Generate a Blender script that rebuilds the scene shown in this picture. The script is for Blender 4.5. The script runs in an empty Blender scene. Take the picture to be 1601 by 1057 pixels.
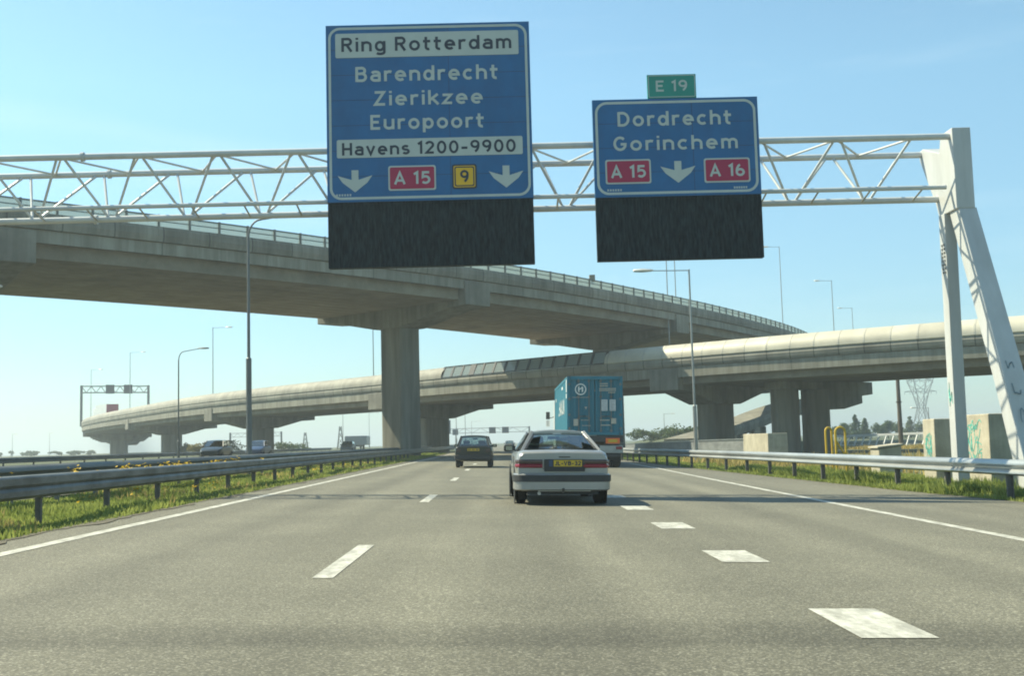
import bpy, bmesh, math, random
import numpy as np
from mathutils import Vector, Matrix

random.seed(7)
rng = np.random.default_rng(7)
scene = bpy.context.scene
COL = scene.collection
V = Vector

# ------------------------------------------------------------------ camera
# metres; the camera sits 1.1 m above the carriageway at x = 0, looking along +Y.
FPX, CX, CY, ROLL = 1755.0, 800.5, 528.5, 0.026
EYE = V((0, 0, 1.1))
YAW, PITCH = 0.0095008, 0.0926794
_f = V((math.sin(YAW) * math.cos(PITCH), math.cos(YAW) * math.cos(PITCH), math.sin(PITCH)))
_r0 = V((math.cos(YAW), -math.sin(YAW), 0))
_u0 = _r0.cross(_f)
_r = _r0 * math.cos(ROLL) - _u0 * math.sin(ROLL)
_u = _u0 * math.cos(ROLL) + _r0 * math.sin(ROLL)
cam_data = bpy.data.cameras.new('camera')
cam = bpy.data.objects.new('camera', cam_data)
COL.objects.link(cam)
cam.matrix_world = Matrix(((_r.x, _u.x, -_f.x, EYE.x), (_r.y, _u.y, -_f.y, EYE.y), (_r.z, _u.z, -_f.z, EYE.z), (0, 0, 0, 1)))
cam_data.sensor_width = 36
cam_data.lens = 36 * FPX / 1601
cam_data.clip_start = 0.1
cam_data.clip_end = 12000
scene.camera = cam

# ------------------------------------------------------------------ sky, sun, exposure
SUN = V((-0.8, 0.35, 1.0)).normalized()
EXPOSURE = 0.85
SKY_STRENGTH = 0.11
SUN_STRENGTH = 5.0
HAZE = 0.00085
world = bpy.data.worlds.new('World')
scene.world = world
world.use_nodes = True
wn = world.node_tree
sky = wn.nodes.new('ShaderNodeTexSky')
sky.sky_type = 'NISHITA'
sky.sun_disc = False
sky.sun_elevation = math.asin(SUN.z)
sky.sun_rotation = math.atan2(SUN.x, SUN.y)
sky.air_density = 1.0
sky.dust_density = 0.25
sky.ozone_density = 1.2
# grade the clear sky a little: cooler towards the horizon
tcw = wn.nodes.new('ShaderNodeTexCoord')
sxw = wn.nodes.new('ShaderNodeSeparateXYZ')
wn.links.new(tcw.outputs['Generated'], sxw.inputs[0])
rpw = wn.nodes.new('ShaderNodeValToRGB')
els = rpw.color_ramp.elements
els[0].position, els[0].color = 0.0, (0.50, 0.66, 0.69, 1)
els[1].position, els[1].color = 1.0, (0.9, 1.06, 0.96, 1)
el = els.new(0.10)
el.color = (0.58, 0.77, 0.79, 1)
el = els.new(0.30)
el.color = (0.86, 1.08, 0.97, 1)
wn.links.new(sxw.outputs['Z'], rpw.inputs[0])
mxw = wn.nodes.new('ShaderNodeMix')
mxw.data_type, mxw.blend_type = 'RGBA', 'MULTIPLY'
mxw.inputs[0].default_value = 1.0
wn.links.new(sky.outputs[0], mxw.inputs[6])
wn.links.new(rpw.outputs[0], mxw.inputs[7])
mpw = wn.nodes.new('ShaderNodeMapping')
mpw.inputs['Scale'].default_value = (1.2, 1.0, 9.0)
mpw.inputs['Rotation'].default_value = (0.05, 0.08, 0.4)
wn.links.new(tcw.outputs['Generated'], mpw.inputs[0])
nzw = wn.nodes.new('ShaderNodeTexNoise')
nzw.inputs['Scale'].default_value = 2.2
nzw.inputs['Detail'].default_value = 7
nzw.inputs['Roughness'].default_value = 0.55
wn.links.new(mpw.outputs[0], nzw.inputs['Vector'])
rcw = wn.nodes.new('ShaderNodeMapRange')
rcw.inputs['From Min'].default_value = 0.50
rcw.inputs['From Max'].default_value = 0.78
rcw.inputs['To Max'].default_value = 0.18
wn.links.new(nzw.outputs[0], rcw.inputs['Value'])
mcw = wn.nodes.new('ShaderNodeMix')
mcw.data_type = 'RGBA'
wn.links.new(rcw.outputs[0], mcw.inputs[0])
wn.links.new(mxw.outputs[2], mcw.inputs[6])
mcw.inputs[7].default_value = (5.2, 6.2, 6.4, 1)      # thin cirrus
wn.links.new(mcw.outputs[2], wn.nodes['Background'].inputs[0])
wn.nodes['Background'].inputs[1].default_value = SKY_STRENGTH
sun_data = bpy.data.lights.new('sun', 'SUN')
sun_data.energy = SUN_STRENGTH
sun_data.angle = math.radians(0.5)
sun_data.color = (1.0, 0.935, 0.70)
sun = bpy.data.objects.new('sun', sun_data)
sun.rotation_euler = SUN.to_track_quat('Z', 'Y').to_euler()
sun.location = SUN * 200
COL.objects.link(sun)
scene.view_settings.view_transform = 'Standard'
scene.view_settings.look = 'None'
scene.view_settings.exposure = EXPOSURE
scene.view_settings.gamma = 1.0
scene.cycles.filter_width = 1.9


# ------------------------------------------------------------------ surveying helpers
def ray(px, py):
    return _f * FPX + _r * (px - CX) - _u * (py - CY)


def at(px, py, Y):
    d = ray(px, py)
    return EYE + d * (Y / d.y)


def on(px, py, z):
    d = ray(px, py)
    return EYE + d * ((z - EYE.z) / d.z)


def proj(p):
    d = V(p) - EYE
    w = d.dot(_f)
    return CX + FPX * d.dot(_r) / w, CY - FPX * d.dot(_u) / w


SLOPE = 0.026


def zr(x):
    """height of the cross-falling carriageway; level beyond the verges"""
    return -SLOPE * max(-16.0, min(16.0, x))


# ------------------------------------------------------------------ materials
def nd(nt, kind, **kw):
    n = nt.nodes.new('ShaderNode' + kind)
    for k, v in kw.items():
        setattr(n, k, v)
    return n


def mat(name, col, rough=0.7, metal=0.0, var=0.12, scale=3.0, bump=0.0, bscale=40.0, col2=None, spec=0.5, streak=None, emit=None):
    m = bpy.data.materials.new(name)
    m.use_nodes = True
    nt = m.node_tree
    b = nt.nodes['Principled BSDF']
    b.inputs['Roughness'].default_value = rough
    b.inputs['Metallic'].default_value = metal
    b.inputs['Specular IOR Level'].default_value = spec
    tc = nd(nt, 'TexCoord')
    mp = nd(nt, 'Mapping')
    nt.links.new(tc.outputs['Object'], mp.inputs[0])
    if streak:
        mp.inputs['Scale'].default_value = streak
    nz = nd(nt, 'TexNoise')
    nz.inputs['Scale'].default_value = scale
    nz.inputs['Detail'].default_value = 6
    nz.inputs['Roughness'].default_value = 0.62
    nt.links.new(mp.outputs[0], nz.inputs['Vector'])
    rp = nd(nt, 'ValToRGB')
    c = V(col[:3])
    lo = V(col2[:3]) if col2 else c * (1 - var)
    hi = c * (1 + var)
    rp.color_ramp.elements[0].position = 0.32
    rp.color_ramp.elements[1].position = 0.68
    rp.color_ramp.elements[0].color = (*lo, 1)
    rp.color_ramp.elements[1].color = (*hi, 1)
    nt.links.new(nz.outputs[0], rp.inputs[0])
    nt.links.new(rp.outputs[0], b.inputs['Base Color'])
    if bump:
        n2 = nd(nt, 'TexNoise')
        n2.inputs['Scale'].default_value = bscale
        n2.inputs['Detail'].default_value = 3
        nt.links.new(mp.outputs[0], n2.inputs['Vector'])
        bp = nd(nt, 'Bump')
        bp.inputs['Strength'].default_value = bump
        bp.inputs['Distance'].default_value = 0.02
        nt.links.new(n2.outputs[0], bp.inputs['Height'])
        nt.links.new(bp.outputs[0], b.inputs['Normal'])
    if emit:
        b.inputs['Emission Color'].default_value = (*emit[:3], 1)
        b.inputs['Emission Strength'].default_value = emit[3]
    return m


def jointed(m, pitch, width, dark=0.45, attr='s'):
    """panel joints: dark dirt lines every `pitch` metres of run, plus slight panel-to-panel tone differences"""
    nt = m.node_tree
    b = nt.nodes['Principled BSDF']
    src = b.inputs['Base Color'].links[0].from_socket
    a = nd(nt, 'Attribute', attribute_name=attr)
    dv = nd(nt, 'Math', operation='DIVIDE')
    dv.inputs[1].default_value = pitch
    nt.links.new(a.outputs['Fac'], dv.inputs[0])
    fr = nd(nt, 'Math', operation='FRACT')
    nt.links.new(dv.outputs[0], fr.inputs[0])
    lt = nd(nt, 'Math', operation='LESS_THAN')
    lt.inputs[1].default_value = width / pitch
    nt.links.new(fr.outputs[0], lt.inputs[0])
    fl = nd(nt, 'Math', operation='FLOOR')
    nt.links.new(dv.outputs[0], fl.inputs[0])
    wnz = nd(nt, 'TexWhiteNoise', noise_dimensions='1D')
    nt.links.new(fl.outputs[0], wnz.inputs['W'])
    mr = nd(nt, 'MapRange')
    mr.inputs['To Min'].default_value = 0.88
    mr.inputs['To Max'].default_value = 1.08
    nt.links.new(wnz.outputs['Value'], mr.inputs['Value'])
    mx = nd(nt, 'Mix', data_type='RGBA', blend_type='MULTIPLY')
    mx.inputs[0].default_value = 1
    nt.links.new(src, mx.inputs[6])
    nt.links.new(mr.outputs[0], mx.inputs[7])
    m2 = nd(nt, 'Mix', data_type='RGBA', blend_type='MULTIPLY')
    nt.links.new(lt.outputs[0], m2.inputs[0])
    nt.links.new(mx.outputs[2], m2.inputs[6])
    m2.inputs[7].default_value = (dark, dark, dark, 1)
    nt.links.new(m2.outputs[2], b.inputs['Base Color'])
    return m


def stain(m, strength=0.35, sc=(1.6, 1.6, 0.10)):
    """rain streaks and grime running down concrete"""
    nt = m.node_tree
    b = nt.nodes['Principled BSDF']
    src = b.inputs['Base Color'].links[0].from_socket
    tc = nd(nt, 'TexCoord')
    mp = nd(nt, 'Mapping')
    mp.inputs['Scale'].default_value = sc
    nt.links.new(tc.outputs['Object'], mp.inputs[0])
    nz = nd(nt, 'TexNoise')
    nz.inputs['Scale'].default_value = 1.0
    nz.inputs['Detail'].default_value = 7
    nz.inputs['Roughness'].default_value = 0.7
    nt.links.new(mp.outputs[0], nz.inputs['Vector'])
    rp = nd(nt, 'ValToRGB')
    rp.color_ramp.elements[0].position = 0.40
    rp.color_ramp.elements[1].position = 0.60
    k = 1 - strength
    rp.color_ramp.elements[0].color = (k, k * 0.99, k * 0.96, 1)
    rp.color_ramp.elements[1].color = (1, 1, 1, 1)
    nt.links.new(nz.outputs[0], rp.inputs[0])
    mx = nd(nt, 'Mix', data_type='RGBA', blend_type='MULTIPLY')
    mx.inputs[0].default_value = 1
    nt.links.new(src, mx.inputs[6])
    nt.links.new(rp.outputs[0], mx.inputs[7])
    nt.links.new(mx.outputs[2], b.inputs['Base Color'])
    return m


def glass(name, tint, gloss=0.5, ior=1.5):
    m = bpy.data.materials.new(name)
    m.use_nodes = True
    nt = m.node_tree
    nt.nodes.remove(nt.nodes['Principled BSDF'])
    out = nt.nodes['Material Output']
    tr = nd(nt, 'BsdfTransparent')
    tr.inputs[0].default_value = (*tint, 1)
    gl = nd(nt, 'BsdfGlossy')
    gl.inputs['Roughness'].default_value = 0.03
    gl.inputs['Color'].default_value = (0.9, 0.95, 0.95, 1)
    fr = nd(nt, 'Fresnel')
    fr.inputs[0].default_value = ior
    nz = nd(nt, 'TexNoise')
    nz.inputs['Scale'].default_value = 4
    mu = nd(nt, 'Math', operation='MULTIPLY_ADD')
    mu.inputs[1].default_value = 1.0
    mu.inputs[2].default_value = gloss * 0.1
    nt.links.new(fr.outputs[0], mu.inputs[0])
    mx = nd(nt, 'MixShader')
    nt.links.new(mu.outputs[0], mx.inputs[0])
    nt.links.new(tr.outputs[0], mx.inputs[1])
    nt.links.new(gl.outputs[0], mx.inputs[2])
    nt.links.new(mx.outputs[0], out.inputs[0])
    return m


def asphalt():
    m = bpy.data.materials.new('asphalt')
    m.use_nodes = True
    nt = m.node_tree
    b = nt.nodes['Principled BSDF']
    tc = nd(nt, 'TexCoord')
    # aggregate: pale and dark stones in a grey binder
    vo = nd(nt, 'TexVoronoi')
    vo.inputs['Scale'].default_value = 90
    nt.links.new(tc.outputs['Object'], vo.inputs['Vector'])
    st = nd(nt, 'ValToRGB')
    e = st.color_ramp.elements
    e[0].position, e[0].color = 0.0, (0.088, 0.084, 0.066, 1)
    e[1].position, e[1].color = 1.0, (0.31, 0.295, 0.232, 1)
    x = e.new(0.55)
    x.color = (0.138, 0.131, 0.096, 1)
    x = e.new(0.82)
    x.color = (0.175, 0.167, 0.122, 1)
    sp = nd(nt, 'SeparateColor')
    nt.links.new(vo.outputs['Color'], sp.inputs[0])
    nt.links.new(sp.outputs[0], st.inputs[0])
    # broad wear: polished wheel tracks and patches drawn out along the road
    mp = nd(nt, 'Mapping')
    mp.inputs['Scale'].default_value = (0.9, 0.045, 1)
    nt.links.new(tc.outputs['Object'], mp.inputs[0])
    n1 = nd(nt, 'TexNoise')
    n1.inputs['Scale'].default_value = 1.3
    n1.inputs['Detail'].default_value = 5
    nt.links.new(mp.outputs[0], n1.inputs['Vector'])
    r1 = nd(nt, 'MapRange')
    r1.inputs['From Min'].default_value = 0.3
    r1.inputs['From Max'].default_value = 0.7
    r1.inputs['To Min'].default_value = 0.84
    r1.inputs['To Max'].default_value = 1.12
    nt.links.new(n1.outputs[0], r1.inputs['Value'])
    n3 = nd(nt, 'TexNoise')
    n3.inputs['Scale'].default_value = 0.55
    n3.inputs['Detail'].default_value = 8
    nt.links.new(tc.outputs['Object'], n3.inputs['Vector'])
    r3 = nd(nt, 'MapRange')
    r3.inputs['From Min'].default_value = 0.3
    r3.inputs['From Max'].default_value = 0.7
    r3.inputs['To Min'].default_value = 0.9
    r3.inputs['To Max'].default_value = 1.1
    nt.links.new(n3.outputs[0], r3.inputs['Value'])
    mm = nd(nt, 'Math', operation='MULTIPLY')
    nt.links.new(r1.outputs[0], mm.inputs[0])
    nt.links.new(r3.outputs[0], mm.inputs[1])
    # near road darkened, with a dashboard reflection painted in as a dark band
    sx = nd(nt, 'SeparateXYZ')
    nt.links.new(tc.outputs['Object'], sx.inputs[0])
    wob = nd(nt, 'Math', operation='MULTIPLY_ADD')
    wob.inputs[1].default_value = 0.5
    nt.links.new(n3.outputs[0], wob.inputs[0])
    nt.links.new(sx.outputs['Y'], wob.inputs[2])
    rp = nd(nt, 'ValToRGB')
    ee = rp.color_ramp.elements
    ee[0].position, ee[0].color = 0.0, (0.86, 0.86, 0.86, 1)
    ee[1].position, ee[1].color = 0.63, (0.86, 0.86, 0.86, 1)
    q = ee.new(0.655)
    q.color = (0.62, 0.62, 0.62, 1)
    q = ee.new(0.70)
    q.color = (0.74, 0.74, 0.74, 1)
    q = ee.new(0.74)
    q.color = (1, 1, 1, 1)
    # polished wheel tracks and the oil-darkened strip between them, lane by lane
    tx = nd(nt, 'MapRange')
    tx.inputs['From Min'].default_value = -5.2
    tx.inputs['From Max'].default_value = 6.8
    wx = nd(nt, 'Math', operation='MULTIPLY_ADD')
    wx.inputs[1].default_value = 0.35
    nt.links.new(n1.outputs[0], wx.inputs[0])
    nt.links.new(sx.outputs['X'], wx.inputs[2])
    nt.links.new(wx.outputs[0], tx.inputs['Value'])
    tr_ = nd(nt, 'ValToRGB')
    tr_.color_ramp.interpolation = 'EASE'
    te = tr_.color_ramp.elements
    te[0].position, te[0].color = 0.0, (0.95, 0.95, 0.95, 1)
    te[1].position, te[1].color = 1.0, (0.97, 0.97, 0.97, 1)
    for c_ in (-3.2, 0.35, 4.05):
        for o_, v_ in ((-1.25, 0.96), (-0.75, 1.07), (0.0, 0.86), (0.75, 1.07), (1.25, 0.96)):
            q = te.new((c_ + 0.17 + o_ + 5.2) / 12.0)
            q.color = (v_, v_, v_ * 0.99, 1)
    nt.links.new(tx.outputs[0], tr_.inputs[0])
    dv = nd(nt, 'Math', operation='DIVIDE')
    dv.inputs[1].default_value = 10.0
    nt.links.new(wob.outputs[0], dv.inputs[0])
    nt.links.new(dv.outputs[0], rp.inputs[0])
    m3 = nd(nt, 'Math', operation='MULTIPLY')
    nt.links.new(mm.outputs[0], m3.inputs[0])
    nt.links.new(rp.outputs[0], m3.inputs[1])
    mx = nd(nt, 'Mix', data_type='RGBA', blend_type='MULTIPLY')
    mx.inputs[0].default_value = 1
    nt.links.new(st.outputs[0], mx.inputs[6])
    nt.links.new(m3.outputs[0], mx.inputs[7])
    mt = nd(nt, 'Mix', data_type='RGBA', blend_type='MULTIPLY')
    mt.inputs[0].default_value = 1
    nt.links.new(mx.outputs[2], mt.inputs[6])
    nt.links.new(tr_.outputs[0], mt.inputs[7])
    nt.links.new(mt.outputs[2], b.inputs['Base Color'])
    b.inputs['Roughness'].default_value = 0.78
    b.inputs['Specular IOR Level'].default_value = 0.35
    bp = nd(nt, 'Bump')
    bp.inputs['Strength'].default_value = 0.35
    bp.inputs['Distance'].default_value = 0.01
    nt.links.new(sp.outputs[0], bp.inputs['Height'])
    nt.links.new(bp.outputs[0], b.inputs['Normal'])
    return m


def leafy(name, c1, c2, sss=0.35, scale=1.5):
    m = mat(name, c2, 0.6, 0, 0.2, scale, col2=c1, spec=0.2)
    nt = m.node_tree
    b = nt.nodes['Principled BSDF']
    out = nt.nodes['Material Output']
    tr = nd(nt, 'BsdfTranslucent')
    nt.links.new(b.inputs['Base Color'].links[0].from_socket, tr.inputs[0])
    mx = nd(nt, 'MixShader')
    mx.inputs[0].default_value = sss
    nt.links.new(b.outputs[0], mx.inputs[1])
    nt.links.new(tr.outputs[0], mx.inputs[2])
    nt.links.new(mx.outputs[0], out.inputs[0])
    return m


M = {}
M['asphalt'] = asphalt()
M['paint'] = mat('road_paint', (0.55, 0.54, 0.47), 0.6, 0, 0.12, 9, 0.3, 120, col2=(0.40, 0.39, 0.335))
M['ground'] = mat('ground_soil_grass', (0.045, 0.062, 0.022), 0.95, 0, 0.25, 0.6, 0.6, 6, col2=(0.07, 0.072, 0.032))
M['grit'] = mat('soil_grit', (0.105, 0.092, 0.066), 0.95, 0, 0.3, 9, 0.6, 60, col2=(0.055, 0.052, 0.036))
M['grass'] = leafy('grass_blades', (0.15, 0.205, 0.045), (0.29, 0.32, 0.09), 0.5, 0.9)
M['drygrass'] = leafy('dry_grass', (0.34, 0.26, 0.09), (0.46, 0.37, 0.14), 0.4, 1.2)
M['flower'] = leafy('yellow_petals', (0.62, 0.40, 0.03), (0.72, 0.50, 0.04), 0.3, 5)
M['leaf'] = leafy('foliage_dark', (0.030, 0.055, 0.018), (0.075, 0.115, 0.032), 0.25, 0.5)
M['leaf2'] = leafy('foliage_mid', (0.045, 0.075, 0.022), (0.10, 0.14, 0.04), 0.25, 0.5)
M['leaf3'] = leafy('foliage_straw', (0.20, 0.17, 0.06), (0.30, 0.25, 0.09), 0.25, 0.6)
M['bark'] = mat('bark', (0.09, 0.07, 0.05), 0.9, 0, 0.25, 8)
CONC = (0.265, 0.255, 0.205)
M['concrete'] = mat('concrete', CONC, 0.85, 0, 0.10, 0.35, 0.25, 12, col2=(0.155, 0.147, 0.12))
M['pierconc'] = mat('concrete_pier', CONC, 0.85, 0, 0.10, 0.6, 0.2, 10, col2=(0.14, 0.132, 0.108), streak=(1, 1, 0.12))
M['soffit'] = mat('concrete_soffit', (0.27, 0.235, 0.175), 0.88, 0, 0.12, 0.3, 0.2, 10, col2=(0.20, 0.174, 0.13))
M['parapet'] = jointed(mat('concrete_parapet', CONC, 0.8, 0, 0.10, 0.5, 0.2, 12, col2=(0.16, 0.151, 0.122), streak=(1, 1, 0.3)), 3.0, 0.09)
M['parapet2'] = jointed(mat('concrete_parapet_panels', CONC, 0.8, 0, 0.10, 0.5, 0.2, 12, col2=(0.16, 0.151, 0.122), streak=(1, 1, 0.3)), 2.0, 0.09, 0.35)
M['edge'] = jointed(mat('concrete_edge_beam', (0.28, 0.268, 0.215), 0.85, 0, 0.08, 0.4, 0.2, 12, col2=(0.225, 0.215, 0.172)), 16.0, 0.06)
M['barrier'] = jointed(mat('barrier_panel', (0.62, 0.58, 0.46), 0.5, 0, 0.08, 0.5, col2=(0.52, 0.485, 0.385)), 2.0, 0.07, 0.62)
M['barriergrey'] = jointed(mat('barrier_panel_grey', (0.31, 0.295, 0.24), 0.7, 0, 0.08, 0.5, col2=(0.25, 0.238, 0.195)), 2.0, 0.06, 0.75)  # darker grey panels than the other barrier runs
M['barrierseam'] = mat('barrier_seam', (0.55, 0.52, 0.43), 0.5)
M['bitumen'] = mat('bitumen', (0.07, 0.07, 0.065), 0.9)
M['block'] = mat('concrete_block', (0.46, 0.425, 0.33), 0.85, 0, 0.12, 1.6, 0.3, 30, col2=(0.34, 0.31, 0.24))
M['galv'] = mat('galvanised', (0.46, 0.47, 0.45), 0.40, 0.85, 0.10, 2.0, 0.05, 60, col2=(0.34, 0.35, 0.34), streak=(1, 0.2, 1))
M['galvdark'] = mat('galvanised_dull', (0.17, 0.178, 0.172), 0.6, 0.15, 0.15, 2.5, 0.05, 60, col2=(0.11, 0.115, 0.112), streak=(1, 0.25, 1))
M['railgrey'] = mat('weathered_rail_steel', (0.17, 0.18, 0.176), 0.5, 0.7, 0.25, 4.5, 0.15, 60, col2=(0.10, 0.106, 0.104), streak=(1, 0.4, 1))
M['rust'] = mat('post_steel', (0.13, 0.125, 0.115), 0.7, 0.3, 0.2, 4)
M['white'] = mat('gantry_paint', (0.56, 0.575, 0.56), 0.38, 0, 0.06, 1.2, col2=(0.46, 0.475, 0.47))
M['whitedirty'] = mat('gantry_leg_paint', (0.52, 0.53, 0.52), 0.45, 0, 0.06, 1.0, 0.05, 20, col2=(0.43, 0.44, 0.435), streak=(1, 1, 0.3))
M['blue'] = mat('sign_blue', (0.010, 0.125, 0.315), 0.5, 0, 0.07, 1.2, col2=(0.010, 0.105, 0.27))
M['signwhite'] = mat('sign_white', (0.46, 0.50, 0.46), 0.45, 0, 0.05, 2)
M['signred'] = mat('sign_red', (0.36, 0.012, 0.06), 0.45, 0, 0.05, 2)
M['signyellow'] = mat('sign_yellow', (0.72, 0.42, 0.012), 0.45, 0, 0.05, 2)
M['signgreen'] = mat('sign_green', (0.008, 0.24, 0.19), 0.45, 0, 0.06, 2)
M['signblack'] = mat('sign_black', (0.02, 0.03, 0.05), 0.5)
M['darkpanel'] = mat('dark_lower_board', (0.024, 0.033, 0.037), 0.6, 0, 0.5, 9, 1.0, 16, spec=0.15, col2=(0.006, 0.008, 0.010), streak=(2.2, 1, 0.35))
M['signback'] = mat('sign_grey_back', (0.20, 0.22, 0.24), 0.6, 0.2)
M['signbackdark'] = mat('sign_dark_face', (0.02, 0.03, 0.05), 0.5)
M['lamp'] = mat('lamp_pole_steel', (0.30, 0.31, 0.30), 0.5, 0.4, 0.1, 2)
M['lampdark'] = mat('lamp_pole_dark', (0.13, 0.14, 0.14), 0.55, 0.3, 0.12, 2)
M['lamphead'] = mat('lamp_head', (0.62, 0.62, 0.58), 0.4, 0.1)
M['silver'] = mat('silver_paint', (0.31, 0.318, 0.315), 0.32, 0.35, 0.04, 1.5)
M['silver'].node_tree.nodes['Principled BSDF'].inputs['Coat Weight'].default_value = 0.6
M['darkpaint'] = mat('dark_green_paint', (0.014, 0.019, 0.018), 0.3, 0.2, 0.08, 2)
M['darkpaint'].node_tree.nodes['Principled BSDF'].inputs['Coat Weight'].default_value = 0.25
M['trim'] = mat('black_trim', (0.028, 0.030, 0.032), 0.6, 0, 0.15, 6)
M['rubber'] = mat('rubber', (0.018, 0.018, 0.018), 0.85, 0, 0.2, 10)
M['rim'] = mat('rim_metal', (0.45, 0.45, 0.44), 0.4, 0.7)
M['red'] = mat('red_lens', (0.22, 0.012, 0.03), 0.25, 0, 0.08, 20)
M['smoke'] = mat('smoked_lens', (0.075, 0.05, 0.045), 0.2, 0, 0.1, 20)
M['amber'] = mat('amber_marker', (0.75, 0.14, 0.02), 0.35, 0, 0.1, 12)
M['plate'] = mat('yellow_plate', (0.55, 0.37, 0.02), 0.4, 0, 0.05, 10)
M['seat'] = mat('seat_fabric', (0.055, 0.06, 0.06), 0.9, 0, 0.2, 14)
M['glass'] = glass('tinted_glass', (0.55, 0.66, 0.62), 1.6)
M['glass2'] = glass('clear_glass', (0.40, 0.48, 0.46), 0.1, 1.2)
M['mirror'] = mat('mirror_face', (0.22, 0.24, 0.25), 0.08, 1.0)
M['teal'] = mat('container_blue', (0.018, 0.165, 0.235), 0.6, 0.0, 0.10, 1.6, 0.05, 30, col2=(0.016, 0.14, 0.20), streak=(1, 1, 0.3))
M['tealside'] = M['teal']
M['markwhite'] = mat('marking_white', (0.68, 0.72, 0.70), 0.55, 0, 0.08, 9)
M['markbuff'] = mat('marking_buff', (0.42, 0.40, 0.34), 0.6, 0, 0.12, 9)
M['placard'] = mat('placard_grey', (0.50, 0.54, 0.55), 0.55, 0, 0.15, 14)
M['chassis'] = mat('chassis_steel', (0.05, 0.052, 0.055), 0.7, 0.2, 0.2, 5)
M['mudflap'] = mat('grey_bumper', (0.33, 0.34, 0.32), 0.6, 0, 0.15, 3)
M['cabwhite'] = mat('cab_paint', (0.65, 0.66, 0.64), 0.35)
M['graffiti'] = mat('graffiti_turquoise', (0.10, 0.48, 0.40), 0.6, 0, 0.25, 6)
M['graffitidark'] = mat('graffiti_slate', (0.22, 0.28, 0.30), 0.6, 0, 0.25, 6)
M['yellowpipe'] = mat('yellow_pipe_paint', (0.55, 0.36, 0.03), 0.45, 0, 0.12, 4)
M['wood'] = mat('weathered_pole', (0.12, 0.105, 0.085), 0.85, 0, 0.2, 3, streak=(1, 1, 0.2))
M['truckred'] = mat('lorry_red', (0.34, 0.05, 0.09), 0.5)
M['panelglass'] = glass('railing_glass', (0.72, 0.80, 0.80), 0.4)
_nt = M['panelglass'].node_tree
_mx = [n for n in _nt.nodes if n.type == 'MIX_SHADER'][0]
_df = nd(_nt, 'BsdfTranslucent')
_df.inputs[0].default_value = (0.62, 0.68, 0.65, 1)
_d2 = nd(_nt, 'BsdfDiffuse')
_d2.inputs[0].default_value = (0.40, 0.44, 0.43, 1)
_ad = nd(_nt, 'MixShader')
_ad.inputs[0].default_value = 0.5
_nt.links.new(_df.outputs[0], _ad.inputs[1])
_nt.links.new(_d2.outputs[0], _ad.inputs[2])
_m3 = nd(_nt, 'MixShader')
_m3.inputs[0].default_value = 0.55
_nt.links.new(_mx.outputs[0], _m3.inputs[1])
_nt.links.new(_ad.outputs[0], _m3.inputs[2])
_nt.links.new(_m3.outputs[0], _nt.nodes['Material Output'].inputs[0])
M['bluecar'] = mat('blue_paint', (0.03, 0.06, 0.13), 0.35, 0.2)
M['greycar'] = mat('grey_paint', (0.20, 0.22, 0.24), 0.4, 0.2)


for k_ in ('barrier', 'barrierseam'):          # acrylic sheets: part of the sky behind comes through
    _nt = M[k_].node_tree
    _b = _nt.nodes['Principled BSDF']
    _tr = nd(_nt, 'BsdfTranslucent')
    _nt.links.new(_b.inputs['Base Color'].links[0].from_socket, _tr.inputs[0])
    _tr2 = nd(_nt, 'MixShader')
    _tr2.inputs[0].default_value = 0.18
    _nt.links.new(_b.outputs[0], _tr2.inputs[1])
    _nt.links.new(_tr.outputs[0], _tr2.inputs[2])
    _nt.links.new(_tr2.outputs[0], _nt.nodes['Material Output'].inputs[0])
for k_, s_ in (('concrete', 0.30), ('pierconc', 0.28), ('parapet', 0.32), ('edge', 0.32), ('barriergrey', 0.25), ('block', 0.2), ('whitedirty', 0.10)):
    stain(M[k_], s_)
stain(M['soffit'], 0.25, (0.5, 0.5, 0.5))
stain(M['paint'], 0.38, (9, 2.5, 9))
stain(M['blue'], 0.10, (1.2, 1, 0.5))
stain(M['silver'], 0.06, (3, 3, 1))

# ------------------------------------------------------------------ mesh builder
ORG = {}


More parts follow.
